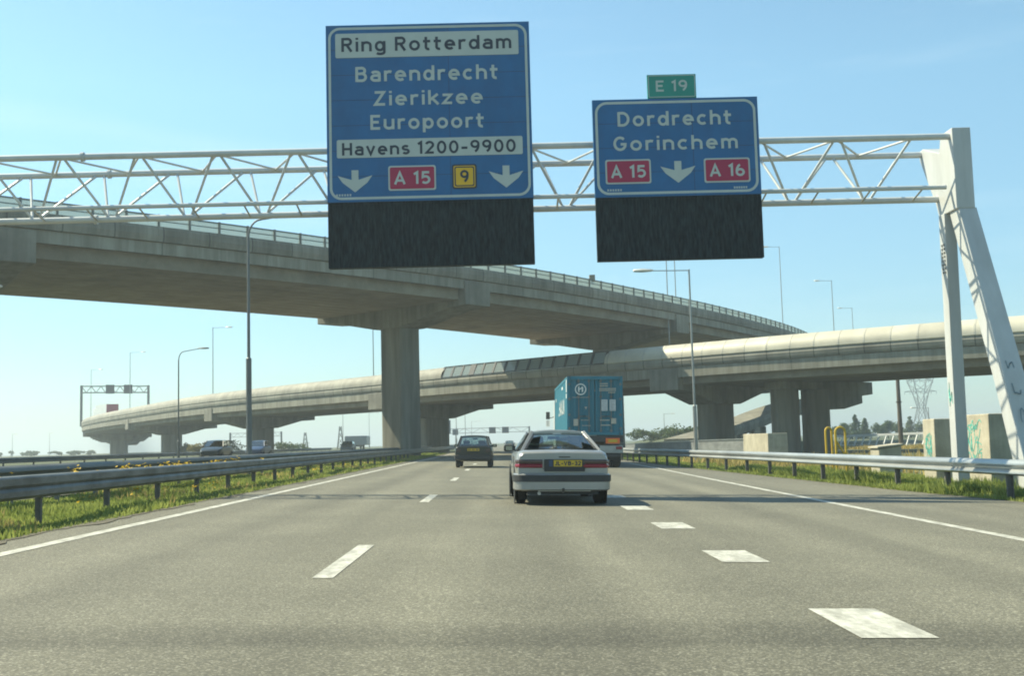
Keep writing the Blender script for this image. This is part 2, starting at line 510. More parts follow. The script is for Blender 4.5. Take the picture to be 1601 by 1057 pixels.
class MB:
    def __init__(s):
        s.v, s.f, s.sa = [], [], None

    def add(s, vs, fs):
        o = len(s.v)
        s.v += [V(v) for v in vs]
        s.f += [tuple(i + o for i in f) for f in fs]
        return s

    def box(s, c, d, rot=None):
        hx, hy, hz = d[0] / 2, d[1] / 2, d[2] / 2
        p = [V((x, y, z)) for z in (-hz, hz) for y in (-hy, hy) for x in (-hx, hx)]
        if rot is not None:
            p = [rot @ q for q in p]
        c = V(c)
        return s.add([q + c for q in p], [(0, 2, 3, 1), (4, 5, 7, 6), (0, 1, 5, 4), (2, 6, 7, 3), (0, 4, 6, 2), (1, 3, 7, 5)])

    def bar(s, a, b, w, h, up=(0, 0, 1)):
        a, b = V(a), V(b)
        d = (b - a).normalized()
        x = d.cross(V(up))
        if x.length < 1e-4:
            x = d.cross(V((0, 1, 0)))
        x.normalize()
        y = x.cross(d)
        q = [a + x * i * w / 2 + y * j * h / 2 for i, j in ((-1, -1), (1, -1), (1, 1), (-1, 1))]
        q += [b + x * i * w / 2 + y * j * h / 2 for i, j in ((-1, -1), (1, -1), (1, 1), (-1, 1))]
        return s.add(q, [(0, 3, 2, 1), (4, 5, 6, 7), (0, 1, 5, 4), (1, 2, 6, 5), (2, 3, 7, 6), (3, 0, 4, 7)])

    def tube(s, pts, r, n=8, cap=True):
        """round tube along a polyline; r a number or one radius per point"""
        pts = [V(p) for p in pts]
        rs = r if isinstance(r, (list, tuple)) else [r] * len(pts)
        rings = []
        prev = None
        for i, p in enumerate(pts):
            d = (pts[min(i + 1, len(pts) - 1)] - pts[max(i - 1, 0)]).normalized()
            if prev is None:
                x = d.cross(V((0, 0, 1)))
                if x.length < 1e-3:
                    x = d.cross(V((0, 1, 0)))
            else:
                x = prev - d * prev.dot(d)
            x.normalize()
            prev = x
            y = d.cross(x)
            rings.append([p + (x * math.cos(2 * math.pi * k / n) + y * math.sin(2 * math.pi * k / n)) * rs[i] for k in range(n)])
        vs = [q for ring in rings for q in ring]
        fs = []
        for i in range(len(pts) - 1):
            for k in range(n):
                fs.append((i * n + k, i * n + (k + 1) % n, (i + 1) * n + (k + 1) % n, (i + 1) * n + k))
        if cap:
            fs.append(tuple(range(n))[::-1])
            fs.append(tuple((len(pts) - 1) * n + k for k in range(n)))
        return s.add(vs, fs)

    def loft(s, rings, cap=True, closed=True):
        n = len(rings[0])
        vs = [q for ring in rings for q in ring]
        fs = []
        for i in range(len(rings) - 1):
            for k in range(n if closed else n - 1):
                fs.append((i * n + k, i * n + (k + 1) % n, (i + 1) * n + (k + 1) % n, (i + 1) * n + k))
        if cap and closed:
            fs.append(tuple(range(n))[::-1])
            fs.append(tuple((len(rings) - 1) * n + k for k in range(n)))
        return s.add(vs, fs)

    def prism(s, poly, y0, y1, T=None):
        """polygon of (x, z) points extruded along y, then moved by T"""
        n = len(poly)
        vs = [V((x, y0, z)) for x, z in poly] + [V((x, y1, z)) for x, z in poly]
        if T is not None:
            vs = [T @ v for v in vs]
        fs = [tuple(range(n)), tuple(range(n, 2 * n))[::-1]]
        for k in range(n):
            fs.append((k, n + k, n + (k + 1) % n, (k + 1) % n))
        return s.add(vs, fs)

    def quad(s, a, b, c, d):
        return s.add([a, b, c, d], [(0, 1, 2, 3)])

    def lathe(s, prof, c, n=20, axis='x'):
        """profile of (along, radius)"""
        rings = []
        for a, r in prof:
            ring = []
            for k in range(n):
                t = 2 * math.pi * k / n
                if axis == 'x':
                    ring.append(V(c) + V((a, r * math.cos(t), r * math.sin(t))))
                elif axis == 'y':
                    ring.append(V(c) + V((r * math.cos(t), a, r * math.sin(t))))
                else:
                    ring.append(V(c) + V((r * math.cos(t), r * math.sin(t), a)))
            rings.append(ring)
        return s.loft(rings)

    def build(s, name, m, parent=None, loc=None, smooth=None, bevel=0.0, sharp=35):
        me = bpy.data.meshes.new(name)
        o = V(ORG.get(parent.name, (0, 0, 0))) if parent is not None else V(loc or (0, 0, 0))
        me.from_pydata([tuple(v - o) for v in s.v], [], s.f)
        if s.sa is not None and len(s.sa) == len(s.v):
            at_ = me.attributes.new('s', 'FLOAT', 'POINT')
            at_.data.foreach_set('value', s.sa)
        bm = bmesh.new()
        bm.from_mesh(me)
        bmesh.ops.recalc_face_normals(bm, faces=bm.faces)
        if smooth:
            for f in bm.faces:
                f.smooth = True
            for e in bm.edges:
                if len(e.link_faces) == 2 and e.calc_face_angle(0) > math.radians(sharp):
                    e.smooth = False
        bm.to_mesh(me)
        bm.free()
        me.materials.append(m)
        ob = bpy.data.objects.new(name, me)
        COL.objects.link(ob)
        if parent is not None:
            ob.parent = parent
            ORG[ob.name] = ORG.get(parent.name, V((0, 0, 0)))
        else:
            ob.location = o
            ORG[ob.name] = o
        if bevel:
            bv = ob.modifiers.new('edge', 'BEVEL')
            bv.width = bevel
            bv.segments = 2
            bv.limit_method = 'ANGLE'
        return ob


def tag(o, label=None, cat=None, group=None, kind=None):
    if label:
        o['label'] = label
    if cat:
        o['category'] = cat
    if group:
        o['group'] = group
    if kind:
        o['kind'] = kind
    return o


def thing(name, label, cat, loc=(0, 0, 0), group=None, local=False, rotz=0.0):
    """an Empty at the thing's base; local=True when its parts are built round the origin"""
    o = bpy.data.objects.new(name, None)
    o.empty_display_size = 0.3
    COL.objects.link(o)
    o.location = loc
    o.rotation_euler = (0, 0, rotz)
    ORG[o.name] = V((0, 0, 0)) if local else V(loc)
    return tag(o, label, cat, group)


def copy_tree(o, parent=None):
    c = o.copy()
    COL.objects.link(c)
    c.parent = parent
    for ch in list(o.children):
        copy_tree(ch, c)
    return c


def arc(cx_, cy_, rx, ry, a0, a1, n=14):
    return [(cx_ + rx * math.cos(math.radians(a0 + (a1 - a0) * k / n)), cy_ + ry * math.sin(math.radians(a0 + (a1 - a0) * k / n))) for k in range(n + 1)]


HS = 0.080      # half a stroke, in capital heights


def glyphs():
    """road-sign alphabet as centre lines: character -> (width, [strokes]); a stroke whose ends coincide is closed"""
    h, T_, X_ = HS, 1 - HS, 0.72
    xt = X_ - h
    el = lambda cx_, cy_, rx, ry: arc(cx_, cy_, rx, ry, 0, 360, 24)
    G = {}
    G['o'] = (0.60, [el(0.30, 0.36, 0.228, 0.288)])
    G['c'] = (0.53, [arc(0.30, 0.36, 0.228, 0.288, 48, 312)])
    G['e'] = (0.60, [[(h + 0.04, 0.36)] + arc(0.30, 0.36, 0.228, 0.288, 0, 312)])
    G['d'] = (0.592, [el(0.28, 0.36, 0.208, 0.288), [(0.52, 0), (0.52, 1)]])
    G['p'] = (0.592, [el(0.312, 0.36, 0.208, 0.288), [(h, -0.26), (h, X_)]])
    G['g'] = (0.592, [el(0.28, 0.36, 0.208, 0.288), [(0.52, X_), (0.52, -0.06)] + arc(0.30, -0.06, 0.22, 0.14, 0, -150)])
    G['a'] = (0.56, [arc(0.28, 0.50, 0.205, 0.148, 155, 0) + [(0.485, 0)], [(0.485, 0.40), (0.26, 0.40)] + arc(0.26, 0.235, 0.188, 0.165, 92, 268) + [(0.485, 0.07)]])
    G['n'] = (0.58, [[(h, 0), (h, X_)], [(h, 0.40)] + arc(0.29, 0.43, 0.218, 0.218, 180, 0) + [(0.508, 0)]])
    G['h'] = (0.58, [[(h, 0), (h, 1)], [(h, 0.40)] + arc(0.29, 0.43, 0.218, 0.218, 180, 0) + [(0.508, 0)]])
    G['m'] = (0.86, [[(h, 0), (h, X_)], [(h, 0.40)] + arc(0.25, 0.46, 0.178, 0.188, 180, 0) + [(0.428, 0)], [(0.428, 0.40)] + arc(0.606, 0.46, 0.178, 0.188, 180, 0) + [(0.784, 0)]])
    G['r'] = (0.41, [[(h, 0), (h, X_)], [(h, 0.38)] + arc(0.29, 0.43, 0.218, 0.218, 180, 60)])
    G['u'] = (0.58, [[(0.508, 0), (0.508, X_)], [(h, X_), (h, 0.29)] + arc(0.29, 0.29, 0.218, 0.218, 182, 358)])
    G['i'] = (0.145, [[(h, 0), (h, X_)], [(h, 0.85), (h, 1.0)]])
    G['t'] = (0.42, [[(0.16, 0.95), (0.16, 0.22)] + arc(0.31, 0.22, 0.15, 0.15, 182, 285), [(0, xt), (0.40, xt)]])
    G['k'] = (0.55, [[(h, 0), (h, 1)], [(0.50, X_), (0.09, 0.30)], [(0.22, 0.42), (0.53, 0)]])
    G['z'] = (0.52, [[(0.03, xt), (0.45, xt), (0.07, h), (0.50, h)]])
    G['v'] = (0.56, [[(0.05, X_), (0.28, 0.06), (0.51, X_)]])
    G['s'] = (0.50, [arc(0.25, 0.51, 0.178, 0.142, 35, 268) + arc(0.25, 0.218, 0.185, 0.148, 88, -148)])
    G['-'] = (0.42, [[(0.02, 0.40), (0.40, 0.40)]])
    G['1'] = (0.30, [[(0.02, 0.78), (0.22, 0.93), (0.22, 0)]])
    G['2'] = (0.58, [arc(0.29, 0.70, 0.215, 0.228, 165, -30) + [(0.09, h), (0.55, h)]])
    G['0'] = (0.60, [el(0.30, 0.50, 0.228, 0.428)])
    G['9'] = (0.58, [el(0.29, 0.69, 0.218, 0.238), [(0.508, 0.70)] + arc(0.20, 0.64, 0.308, 0.57, 0, -74)])
    G['6'] = (0.58, [[(0.58 - x, 1 - y) for x, y in st] for st in G['9'][1]])
    G['5'] = (0.56, [[(0.50, T_), (0.13, T_), (0.11, 0.54)] + arc(0.27, 0.335, 0.23, 0.262, 118, -140)])
    G['3'] = (0.54, [arc(0.27, 0.72, 0.20, 0.208, 150, -82) + arc(0.27, 0.295, 0.22, 0.222, 82, -150)])
    G['A'] = (0.70, [[(0.06, 0), (0.35, 0.93), (0.64, 0)], [(0.17, 0.30), (0.53, 0.30)]])
    G['B'] = (0.63, [[(h, 0), (h, 1)], [(h, T_), (0.34, T_)] + arc(0.34, 0.735, 0.17, 0.193, 88, -88) + [(h, 0.54)], [(0.32, 0.545)] + arc(0.35, 0.308, 0.205, 0.236, 88, -88) + [(h, h)]])
    G['D'] = (0.66, [[(h, 0), (h, 1)], [(h, T_), (0.26, T_)] + arc(0.26, 0.5, 0.325, 0.428, 88, -88) + [(h, h)]])
    G['E'] = (0.55, [[(0.53, T_), (h, T_), (h, h), (0.53, h)], [(h, 0.51), (0.46, 0.51)]])
    G['G'] = (0.69, [arc(0.35, 0.5, 0.278, 0.428, 45, 335) + [(0.61, 0.46), (0.38, 0.46)]])
    G['H'] = (0.64, [[(h, 0), (h, 1)], [(0.568, 0), (0.568, 1)], [(h, 0.51), (0.568, 0.51)]])
    G['J'] = (0.47, [[(0.40, 1), (0.40, 0.27)] + arc(0.235, 0.27, 0.165, 0.198, -2, -165)])
    G['L'] = (0.52, [[(h, 1), (h, h), (0.50, h)]])
    G['V'] = (0.66, [[(0.06, 1), (0.33, 0.07), (0.60, 1)]])
    G['N'] = (0.64, [[(h, 0), (h, 0.93), (0.568, 0.07), (0.568, 1)]])
    G['I'] = (0.145, [[(h, 0), (h, 1)]])
    G['R'] = (0.62, [[(h, 0), (h, 1)], [(h, T_), (0.34, T_)] + arc(0.34, 0.715, 0.19, 0.213, 88, -88) + [(h, 0.502)], [(0.30, 0.50), (0.56, 0)]])
    G['Z'] = (0.60, [[(0.05, T_), (0.51, T_), (0.08, h), (0.57, h)]])
    return G


GLYPHS = glyphs()


def letters(mb, s, x0, x1, z0, z1, y, bold=0.0, spacing=1.0, T=None, depth=0.0):
    """text between x0..x1, baseline z0, capital height up to z1, standing in the xz plane and facing -y"""
    gap, blank = 0.15 * spacing, 0.34
    pen, strokes = 0.0, []
    for ch in s:
        if ch == ' ':
            pen += blank
            continue
        w, st = GLYPHS[ch]
        strokes += [[(a + pen, b) for a, b in q] for q in st]
        pen += w + gap
    tot = pen - gap
    kx, kz = (x1 - x0) / tot, (z1 - z0)
    hw = HS * (z1 - z0) + bold * 0.3
    for q_i, q in enumerate(strokes):
        P = [(x0 + a * kx, z0 + b * kz) for a, b in q]
        closed = math.hypot(P[0][0] - P[-1][0], P[0][1] - P[-1][1]) < 1e-6
        if closed:
            P = P[:-1]
        n = len(P)
        Lf, Rt = [], []
        for i in range(n):
            a = P[i - 1] if (i or closed) else P[i]
            b = P[(i + 1) % n] if (i < n - 1 or closed) else P[i]
            d1 = V((P[i][0] - a[0], P[i][1] - a[1]))
            d2 = V((b[0] - P[i][0], b[1] - P[i][1]))
            d1 = d1.normalized() if d1.length > 1e-9 else d2.normalized()
            d2 = d2.normalized() if d2.length > 1e-9 else d1
            m_ = d1 + d2
            m_ = m_.normalized() if m_.length > 1e-6 else d1
            k = hw / max(0.45, m_.dot(d1))
            Lf.append((P[i][0] - m_.y * k, P[i][1] + m_.x * k))
            Rt.append((P[i][0] + m_.y * k, P[i][1] - m_.x * k))
        yy = y - 0.0006 * (q_i % 3)
        vs = [V((a, yy, b)) for a, b in Lf] + [V((a, yy, b)) for a, b in Rt]
        if T is not None:
            vs = [T @ v for v in vs]
        mb.add(vs, [(i, n + i, n + (i + 1) % n, (i + 1) % n) for i in range(n if closed else n - 1)])
    return mb


def rrect(x0, x1, z0, z1, r, n=6):
    p = []
    for cx_, cz_, a in ((x1 - r, z1 - r, 0), (x0 + r, z1 - r, 90), (x0 + r, z0 + r, 180), (x1 - r, z0 + r, 270)):
        for k in range(n + 1):
            t = math.radians(a + 90 * k / n)
            p.append((cx_ + r * math.cos(t), cz_ + r * math.sin(t)))
    return p


def frame(mb, outer, inner, y0, y1):
    n = len(outer)
    vs = [V((x, y0, z)) for x, z in outer] + [V((x, y0, z)) for x, z in inner] + [V((x, y1, z)) for x, z in outer] + [V((x, y1, z)) for x, z in inner]
    fs = []
    for k in range(n):
        j = (k + 1) % n
        fs += [(k, j, n + j, n + k), (2 * n + k, 3 * n + k, 3 * n + j, 2 * n + j), (k, 2 * n + k, 2 * n + j, j), (n + k, n + j, 3 * n + j, 3 * n + k)]
    return mb.add(vs, fs)


# ------------------------------------------------------------------ paths and sweeps
def smooth_path(pts, step=1.5):
    P = [V((p[0], p[1], p[2] if len(p) > 2 else 0)) for p in pts]
    P = [P[0] * 2 - P[1]] + P + [P[-1] * 2 - P[-2]]
    out = []
    for i in range(1, len(P) - 2):
        n = max(2, int((P[i + 1] - P[i]).length / step))
        for k in range(n):
            t = k / n
            out.append(0.5 * ((2 * P[i]) + (-P[i - 1] + P[i + 1]) * t + (2 * P[i - 1] - 5 * P[i] + 4 * P[i + 1] - P[i + 2]) * t * t + (-P[i - 1] + 3 * P[i] - 3 * P[i + 1] + P[i + 2]) * t ** 3))
    out.append(P[-2])
    # relax survey jitter
    for _ in range(40):
        out = [out[0]] + [(out[i - 1] + out[i] * 2 + out[i + 1]) / 4 for i in range(1, len(out) - 1)] + [out[-1]]
    return out


class Path:
    def __init__(s, pts, side):
        """side +1: the structure lies to the left of the running direction"""
        s.p = pts
        s.n, s.d, s.s = [], [], [0.0]
        for i in range(len(pts)):
            d = (pts[min(i + 1, len(pts) - 1)] - pts[max(i - 1, 0)])
            d.z = 0
            d.normalize()
            s.d.append(d)
            s.n.append(V((-d.y, d.x, 0)) * side)
            if i:
                s.s.append(s.s[-1] + (pts[i] - pts[i - 1]).length)

    def at(s, t):
        t = max(0, min(t, s.s[-1] - 1e-4))
        i = max(k for k in range(len(s.s)) if s.s[k] <= t)
        i = min(i, len(s.p) - 2)
        a = (t - s.s[i]) / (s.s[i + 1] - s.s[i])
        return s.p[i].lerp(s.p[i + 1], a), s.n[i].lerp(s.n[i + 1], a).normalized(), s.d[i].lerp(s.d[i + 1], a).normalized()

    def px(s, x):
        best = min(range(len(s.p)), key=lambda i: abs(proj(s.p[i])[0] - x))
        return s.s[best]


def sweep(path, prof, t0=None, t1=None, closed=True, step=1.5):
    """profile of (inward, up) swept along the path"""
    mb = MB()
    t0 = 0 if t0 is None else t0
    t1 = path.s[-1] if t1 is None else t1
    n = max(2, int((t1 - t0) / step) + 1)
    rings, sa = [], []
    for k in range(n):
        t = t0 + (t1 - t0) * k / (n - 1)
        p, nn, d = path.at(t)
        rings.append([p + nn * u + V((0, 0, v)) for u, v in prof])
        sa += [t] * len(prof)
    mb.loft(rings, True, closed)
    mb.sa = sa
    return mb


# ================================================================== SETTING
def strip(name, xs, y0, y1, dz, m, step=4.0, kind='structure'):
    """sheet between x-limits given as functions of y, hugging the carriageway plane"""
    mb = MB()
    ys = list(np.arange(y0, y1, step)) + [y1]
    a, b = xs
    rings = []
    for y in ys:
        xa, xb = a(y), b(y)
        rings.append([V((xa + (xb - xa) * k / 6, y, zr(xa + (xb - xa) * k / 6) + dz)) for k in range(7)])
    mb.loft(rings, False, False)
    o = mb.build(name, m)
    if kind:
        o['kind'] = kind
    return o


def lerp_table(tab):
    ys = [t[0] for t in tab]
    xs = [t[1] for t in tab]
    return lambda y: float(np.interp(y, ys, xs))


LEFT_EDGE = lambda y: -5.72
RIGHT_EDGE = lerp_table([(0, 10.2), (18, 9.75), (21, 9.55), (26, 9.1), (36, 8.6), (50, 8.0), (70, 7.6), (300, 7.6)])
RIGHT_LINE = lerp_table([(0, 5.8), (12, 5.83), (22, 5.97), (35, 6.2), (48, 6.5), (60, 6.6), (300, 6.6)])

g = MB()
gx = [-3000, -1200, -400, -150, -60, -30, -16, -13, -9, -6, 0, 8, 12, 16, 24, 40, 80, 200, 500, 1400, 3000]
gy = [-60, 0, 10, 20, 40, 60, 80, 100, 140, 200, 300, 450, 700, 1200, 2500, 6000]
for y in gy:
    for x in gx:
        g.v.append(V((x, y, zr(x) - 0.04)))
nx = len(gx)
for j in range(len(gy) - 1):
    for i in range(nx - 1):
        g.f.append((j * nx + i, j * nx + i + 1, (j + 1) * nx + i + 1, (j + 1) * nx + i))
g.build('ground', M['ground'])['kind'] = 'structure'
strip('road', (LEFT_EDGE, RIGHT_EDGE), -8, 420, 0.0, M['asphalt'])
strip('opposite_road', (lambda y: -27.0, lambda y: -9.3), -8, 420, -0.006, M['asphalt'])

def crumbly(name, base, side, seed):
    """thin uneven strip of soil and grit over the asphalt edge"""
    r = random.Random(seed)
    mb = MB()
    rings = []
    for y in np.arange(4, 110, 0.35):
        x = base(y)
        w = 0.10 + 0.07 * math.sin(y * 1.7) + r.uniform(0, 0.14)
        rings.append([V((x + side * 0.35, y, zr(x) - 0.03)), V((x, y, zr(x) + 0.004)), V((x - side * w, y, zr(x) + 0.003))])
    mb.loft(rings, False, False)
    mb.build(name, M['grit'])['kind'] = 'structure'


crumbly('verge_soil', LEFT_EDGE, -1, 4)
crumbly('verge_soil', RIGHT_EDGE, 1, 5)

# painted markings
mb = MB()
for y in np.arange(-6, 300, 3.0):
    for c, w in ((lambda q: -4.96, 0.17), (RIGHT_LINE, 0.17)):
        a0, a1 = c(y), c(y + 3.0)
        mb.quad(*[V((x, q, zr(x) + 0.005)) for x, q in ((a0 - w / 2, y), (a0 + w / 2, y), (a1 + w / 2, y + 3.0), (a1 - w / 2, y + 3.0))])
mb.build('road_edge_line', M['paint'])['kind'] = 'structure'
mb = MB()
for k in range(18):
    y0 = 9.25 + 11.6 * k
    y1 = y0 + 2.95
    mb.quad(*[V((x, q, zr(x) + 0.005)) for x, q in ((-1.585, y0), (-1.415, y0), (-1.415, y1), (-1.585, y1))])
mb.build('road_lane_dashes', M['paint'])['kind'] = 'structure'
mb = MB()
for k in range(40):
    y0 = 6.42 + 4.02 * k
    y1 = y0 + 1.12
    mb.quad(*[V((x, q, zr(x) + 0.005)) for x, q in ((1.98, y0), (2.42, y0), (2.42, y1), (1.98, y1))])
mb.build('road_block_dashes', M['paint'])['kind'] = 'structure'

# ================================================================== UPPER FLYOVER
up_px = [(0, 303), (156, 322), (195, 329), (318, 342), (390, 351.5), (510, 369), (811, 414), (900, 430), (960, 443), (1079, 467), (1166, 488), (1233, 507), (1259, 517)]
ZU = 15.2
pts = [on(x, y, ZU) for x, y in up_px]
pts = [V((-58, 37, ZU)), V((-41, 48.5, ZU))] + pts + [V((49, 170, ZU)), V((60, 200, ZU)), V((70, 235, ZU))]
UP = Path(smooth_path(pts), 1)
WU = 17.5


def soffit_profile(W, vt, vm, vb, inset, groove=1.35, gw=0.10, gd=0.16):
    """closed deck profile: road slab, edge beams, ribbed soffit of side-by-side box beams"""
    pr = [(0.25, vt), (W - 0.25, vt), (W - 0.25, vm), (W - inset, vm), (W - inset, vb)]
    u = W - inset
    while u - groove > inset + 0.6:
        u -= groove
        pr += [(u + gw / 2, vb), (u + gw / 2 - 0.02, vb + gd), (u - gw / 2 + 0.02, vb + gd), (u - gw / 2, vb)]
    pr += [(inset, vb), (inset, vm), (0.25, vm)]
    return pr


def crosshead(path, t, W, vtop, vtip, vmid, half, thing_, pierdim, zbase, m1, m2, u0=0.02):
    """hammerhead under the deck and its pier"""
    p, n, d = path.at(t)
    T = Matrix(((n.x, d.x, 0, p.x), (n.y, d.y, 0, p.y), (0, 0, 1, p.z), (0, 0, 0, 1)))
    c = W / 2
    a, b = pierdim
    poly = [(u0, vtop), (W - u0, vtop), (W - u0, vtip), (W - 2.2, vtip - 0.12), (c + a / 2 + 0.3, vmid), (c - a / 2 - 0.3, vmid), (2.2, vtip - 0.12), (u0, vtip)]
    MB().prism(poly, -half, half, T).build('crosshead', m1, thing_, bevel=0.05)
    r = 0.28
    ring = [(x, y) for x, y in rrect(c - a / 2, c + a / 2, -b / 2, b / 2, r, 4)]
    mb = MB()
    rings = []
    for z in np.linspace(vmid + 0.05, zbase - p.z, 6):
        rings.append([T @ V((x, y, z)) for x, y in ring])
    mb.loft(rings)
    mb.build('pier', m2, thing_, smooth=True)
    # bearing seam block on the fascia
    return T


fly = thing('flyover', 'upper grey concrete flyover sloping from top left, railing along its edge', 'flyover', (0, 88, 0))
sweep(UP, soffit_profile(WU, -1.6, -2.36, -3.2, 0.75)).build('deck', M['soffit'], fly)
sweep(UP, [(0.16, -1.72), (0.30, -1.72), (0.30, -2.42), (0.16, -2.42)]).build('edge_beam', M['edge'], fly)
sweep(UP, [(WU - 0.30, -1.72), (WU - 0.16, -1.72), (WU - 0.16, -2.42), (WU - 0.30, -2.42)]).build('edge_beam', M['edge'], fly)
sweep(UP, [(0.34, -0.74), (0.06, -0.74), (-0.03, -0.95), (-0.05, -1.3), (0.02, -1.66), (0.34, -1.66)]).build('parapet', M['parapet'], fly)
sweep(UP, [(WU - 0.34, -0.74), (WU - 0.34, -1.66), (WU - 0.02, -1.66), (WU, -0.9), (WU - 0.06, -0.74)]).build('parapet', M['parapet'], fly)
rl = sweep(UP, [(0.10, -0.10), (0.19, -0.10), (0.19, -0.03), (0.10, -0.03)]).build('railing', M['lampdark'], fly)
sweep(UP, [(0.13, -0.42), (0.17, -0.42), (0.17, -0.37), (0.13, -0.37)]).build('mid_rail', M['lampdark'], rl)
sweep(UP, [(0.145, -0.72), (0.155, -0.72), (0.155, -0.08), (0.145, -0.08)]).build('mesh_panel', M['panelglass'], rl)
pm = None
t = UP.px(-40)
tend = UP.px(1262)
k = 0
while t < tend and k < 95:
    p, n, d = UP.at(t)
    mb = MB()
    c0 = p + n * 0.15 + V((0, 0, -0.74))
    c1 = p + n * 0.15 + V((0, 0, 0.0))
    mb.bar(c0, c1, 0.2, 0.10, up=d)
    mb.build('post', M['lampdark'], rl)
    t += 2.0 if k < 60 else 3.0
    k += 1
sweep(UP, [(WU - 0.19, -0.10), (WU - 0.10, -0.10), (WU - 0.10, -0.03), (WU - 0.19, -0.03)]).build('railing', M['lampdark'], fly)
p, n, d = UP.at(UP.px(930))
MB().box(p + n * 0.2 + V((0, 0, 0.12)), (0.5, 0.4, 0.55)).build('cabinet', M['concrete'], fly, bevel=0.02)
for px_ in (27, 743, 1071):
    t = UP.px(px_)
    crosshead(UP, t, WU, -1.80, -3.62, -4.7, 1.4, fly, (2.5, 2.2), -0.6, M['concrete'], M['pierconc'])
    p, n, d = UP.at(t)
t = UP.px(1071) + 33
crosshead(UP, t, WU, -1.80, -3.62, -4.7, 1.4, fly, (2.5, 2.2), -0.6, M['concrete'], M['pierconc'])

# ================================================================== LOWER VIADUCT
lo_px = [(1601, 491), (1450, 503), (1299, 515), (1180, 526), (1079, 535), (935, 549), (690, 573), (600, 584.5), (480, 597), (394, 607), (334, 614), (280, 622), (236, 630), (187, 639.7), (151, 647), (126, 655.5)]
ZL = 9.1
pts = [on(x, y, ZL) for x, y in lo_px]
pts = [V((62, 60.5, ZL)), V((48, 69.5, ZL))] + pts + [V((-110, 300, ZL)), V((-125.5, 345, ZL)), V((-142, 395, ZL)), V((-177, 500, ZL)), V((-258, 745, ZL))]
LO = Path(smooth_path(pts), -1)
WL = 16.0
via = thing('viaduct', 'lower grey concrete viaduct curving across behind the lorry, rounded barrier on top', 'viaduct', (0, 118, 0))
sweep(LO, soffit_profile(WL, -1.75, -2.8, -3.45, 0.8)).build('deck', M['soffit'], via)
sweep(LO, [(0.14, -2.02), (0.30, -2.02), (0.30, -2.86), (0.14, -2.86)]).build('edge_beam', M['edge'], via)
sweep(LO, [(WL - 0.30, -2.02), (WL - 0.14, -2.02), (WL - 0.14, -2.86), (WL - 0.30, -2.86)]).build('edge_beam', M['edge'], via)
sweep(LO, [(0.36, -1.22), (0.04, -1.22), (-0.04, -1.5), (0.0, -1.78), (0.08, -1.96), (0.36, -1.96)]).build('parapet', M['parapet2'], via)
sweep(LO, [(WL - 0.36, -1.22), (WL - 0.36, -1.96), (WL - 0.08, -1.96), (WL + 0.04, -1.5), (WL - 0.04, -1.22)]).build('parapet', M['parapet'], via)
# rounded barrier: a quarter arch leaning back over the road
arch = []
for k in range(9):
    a = math.radians(0 + 78 * k / 8)
    arch.append((1.25 - 1.33 * math.cos(a) * 0.98 - 0.0, -1.20 + 1.22 * math.sin(a)))
inner = [(u + 0.06 + 0.03 * k / 8, v - 0.06) for k, (u, v) in enumerate(arch)]
prof_b = arch + inner[::-1]
tA, tB = LO.px(935), LO.px(690)
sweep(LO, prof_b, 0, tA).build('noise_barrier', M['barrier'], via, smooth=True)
sweep(LO, prof_b, tB, LO.s[-1]).build('noise_barrier', M['barriergrey'], via, smooth=True)
sweep(LO, [(WL - u, v) for u, v in prof_b]).build('noise_barrier', M['barrier'], via, smooth=True)
# open framed windscreen between the two runs
mb = MB()
for u, v in ((0.02, -1.16), (0.55, -0.05)):
    m2 = sweep(LO, [(u - 0.06, v - 0.05), (u + 0.06, v - 0.05), (u + 0.06, v + 0.05), (u - 0.06, v + 0.05)], tA, tB)
    mb.add(m2.v, m2.f)
wr = mb.build('framed_screen', M['trim'], via)
sweep(LO, [(0.02, -1.16), (0.04, -1.16), (0.56, -0.08), (0.54, -0.08)], tA + 0.1, tB - 0.1).build('screen_pane', M['panelglass'], wr)
nn_ = 14
for k in range(nn_ + 1):
    t = tA + (tB - tA) * k / nn_
    p, n, d = LO.at(t)
    MB().bar(p + n * 0.02 + V((0, 0, -1.2)), p + n * 0.55 + V((0, 0, -0.05)), 0.26 if k != 11 else 0.8, 0.10, up=n).build('post', M['trim'], wr)
# bright seams between barrier sheets
for k in range(60):
    t = 4 + 2.0 * k
    if t > tA - 1:
        break
    if t < LO.px(1640):
        continue
    sweep(LO, [(u - 0.012, v + 0.012) for u, v in arch] + [(u + 0.03, v - 0.03) for u, v in arch[::-1]], t, t + 0.13, step=0.13).build('seam_strip', M['barrierseam'], via)
for px_ in (1046, 580, 327, 198, 130):
    crosshead(LO, LO.px(px_), WL, -2.10, -3.95, -5.05, 1.45, via, (3.5, 1.9), -0.6, M['concrete'], M['pierconc'])
for k in range(1, 6):
    crosshead(LO, tB + (LO.px(130) - tB) + 33 * k, WL, -2.10, -3.95, -5.05, 1.45, via, (3.5, 1.9), -0.6, M['concrete'], M['pierconc'])
for t in (max(0.1, LO.px(1046) - 64),):
    crosshead(LO, t, WL, -2.10, -3.95, -5.05, 1.45, via, (3.5, 1.9), -0.6, M['concrete'], M['pierconc'])
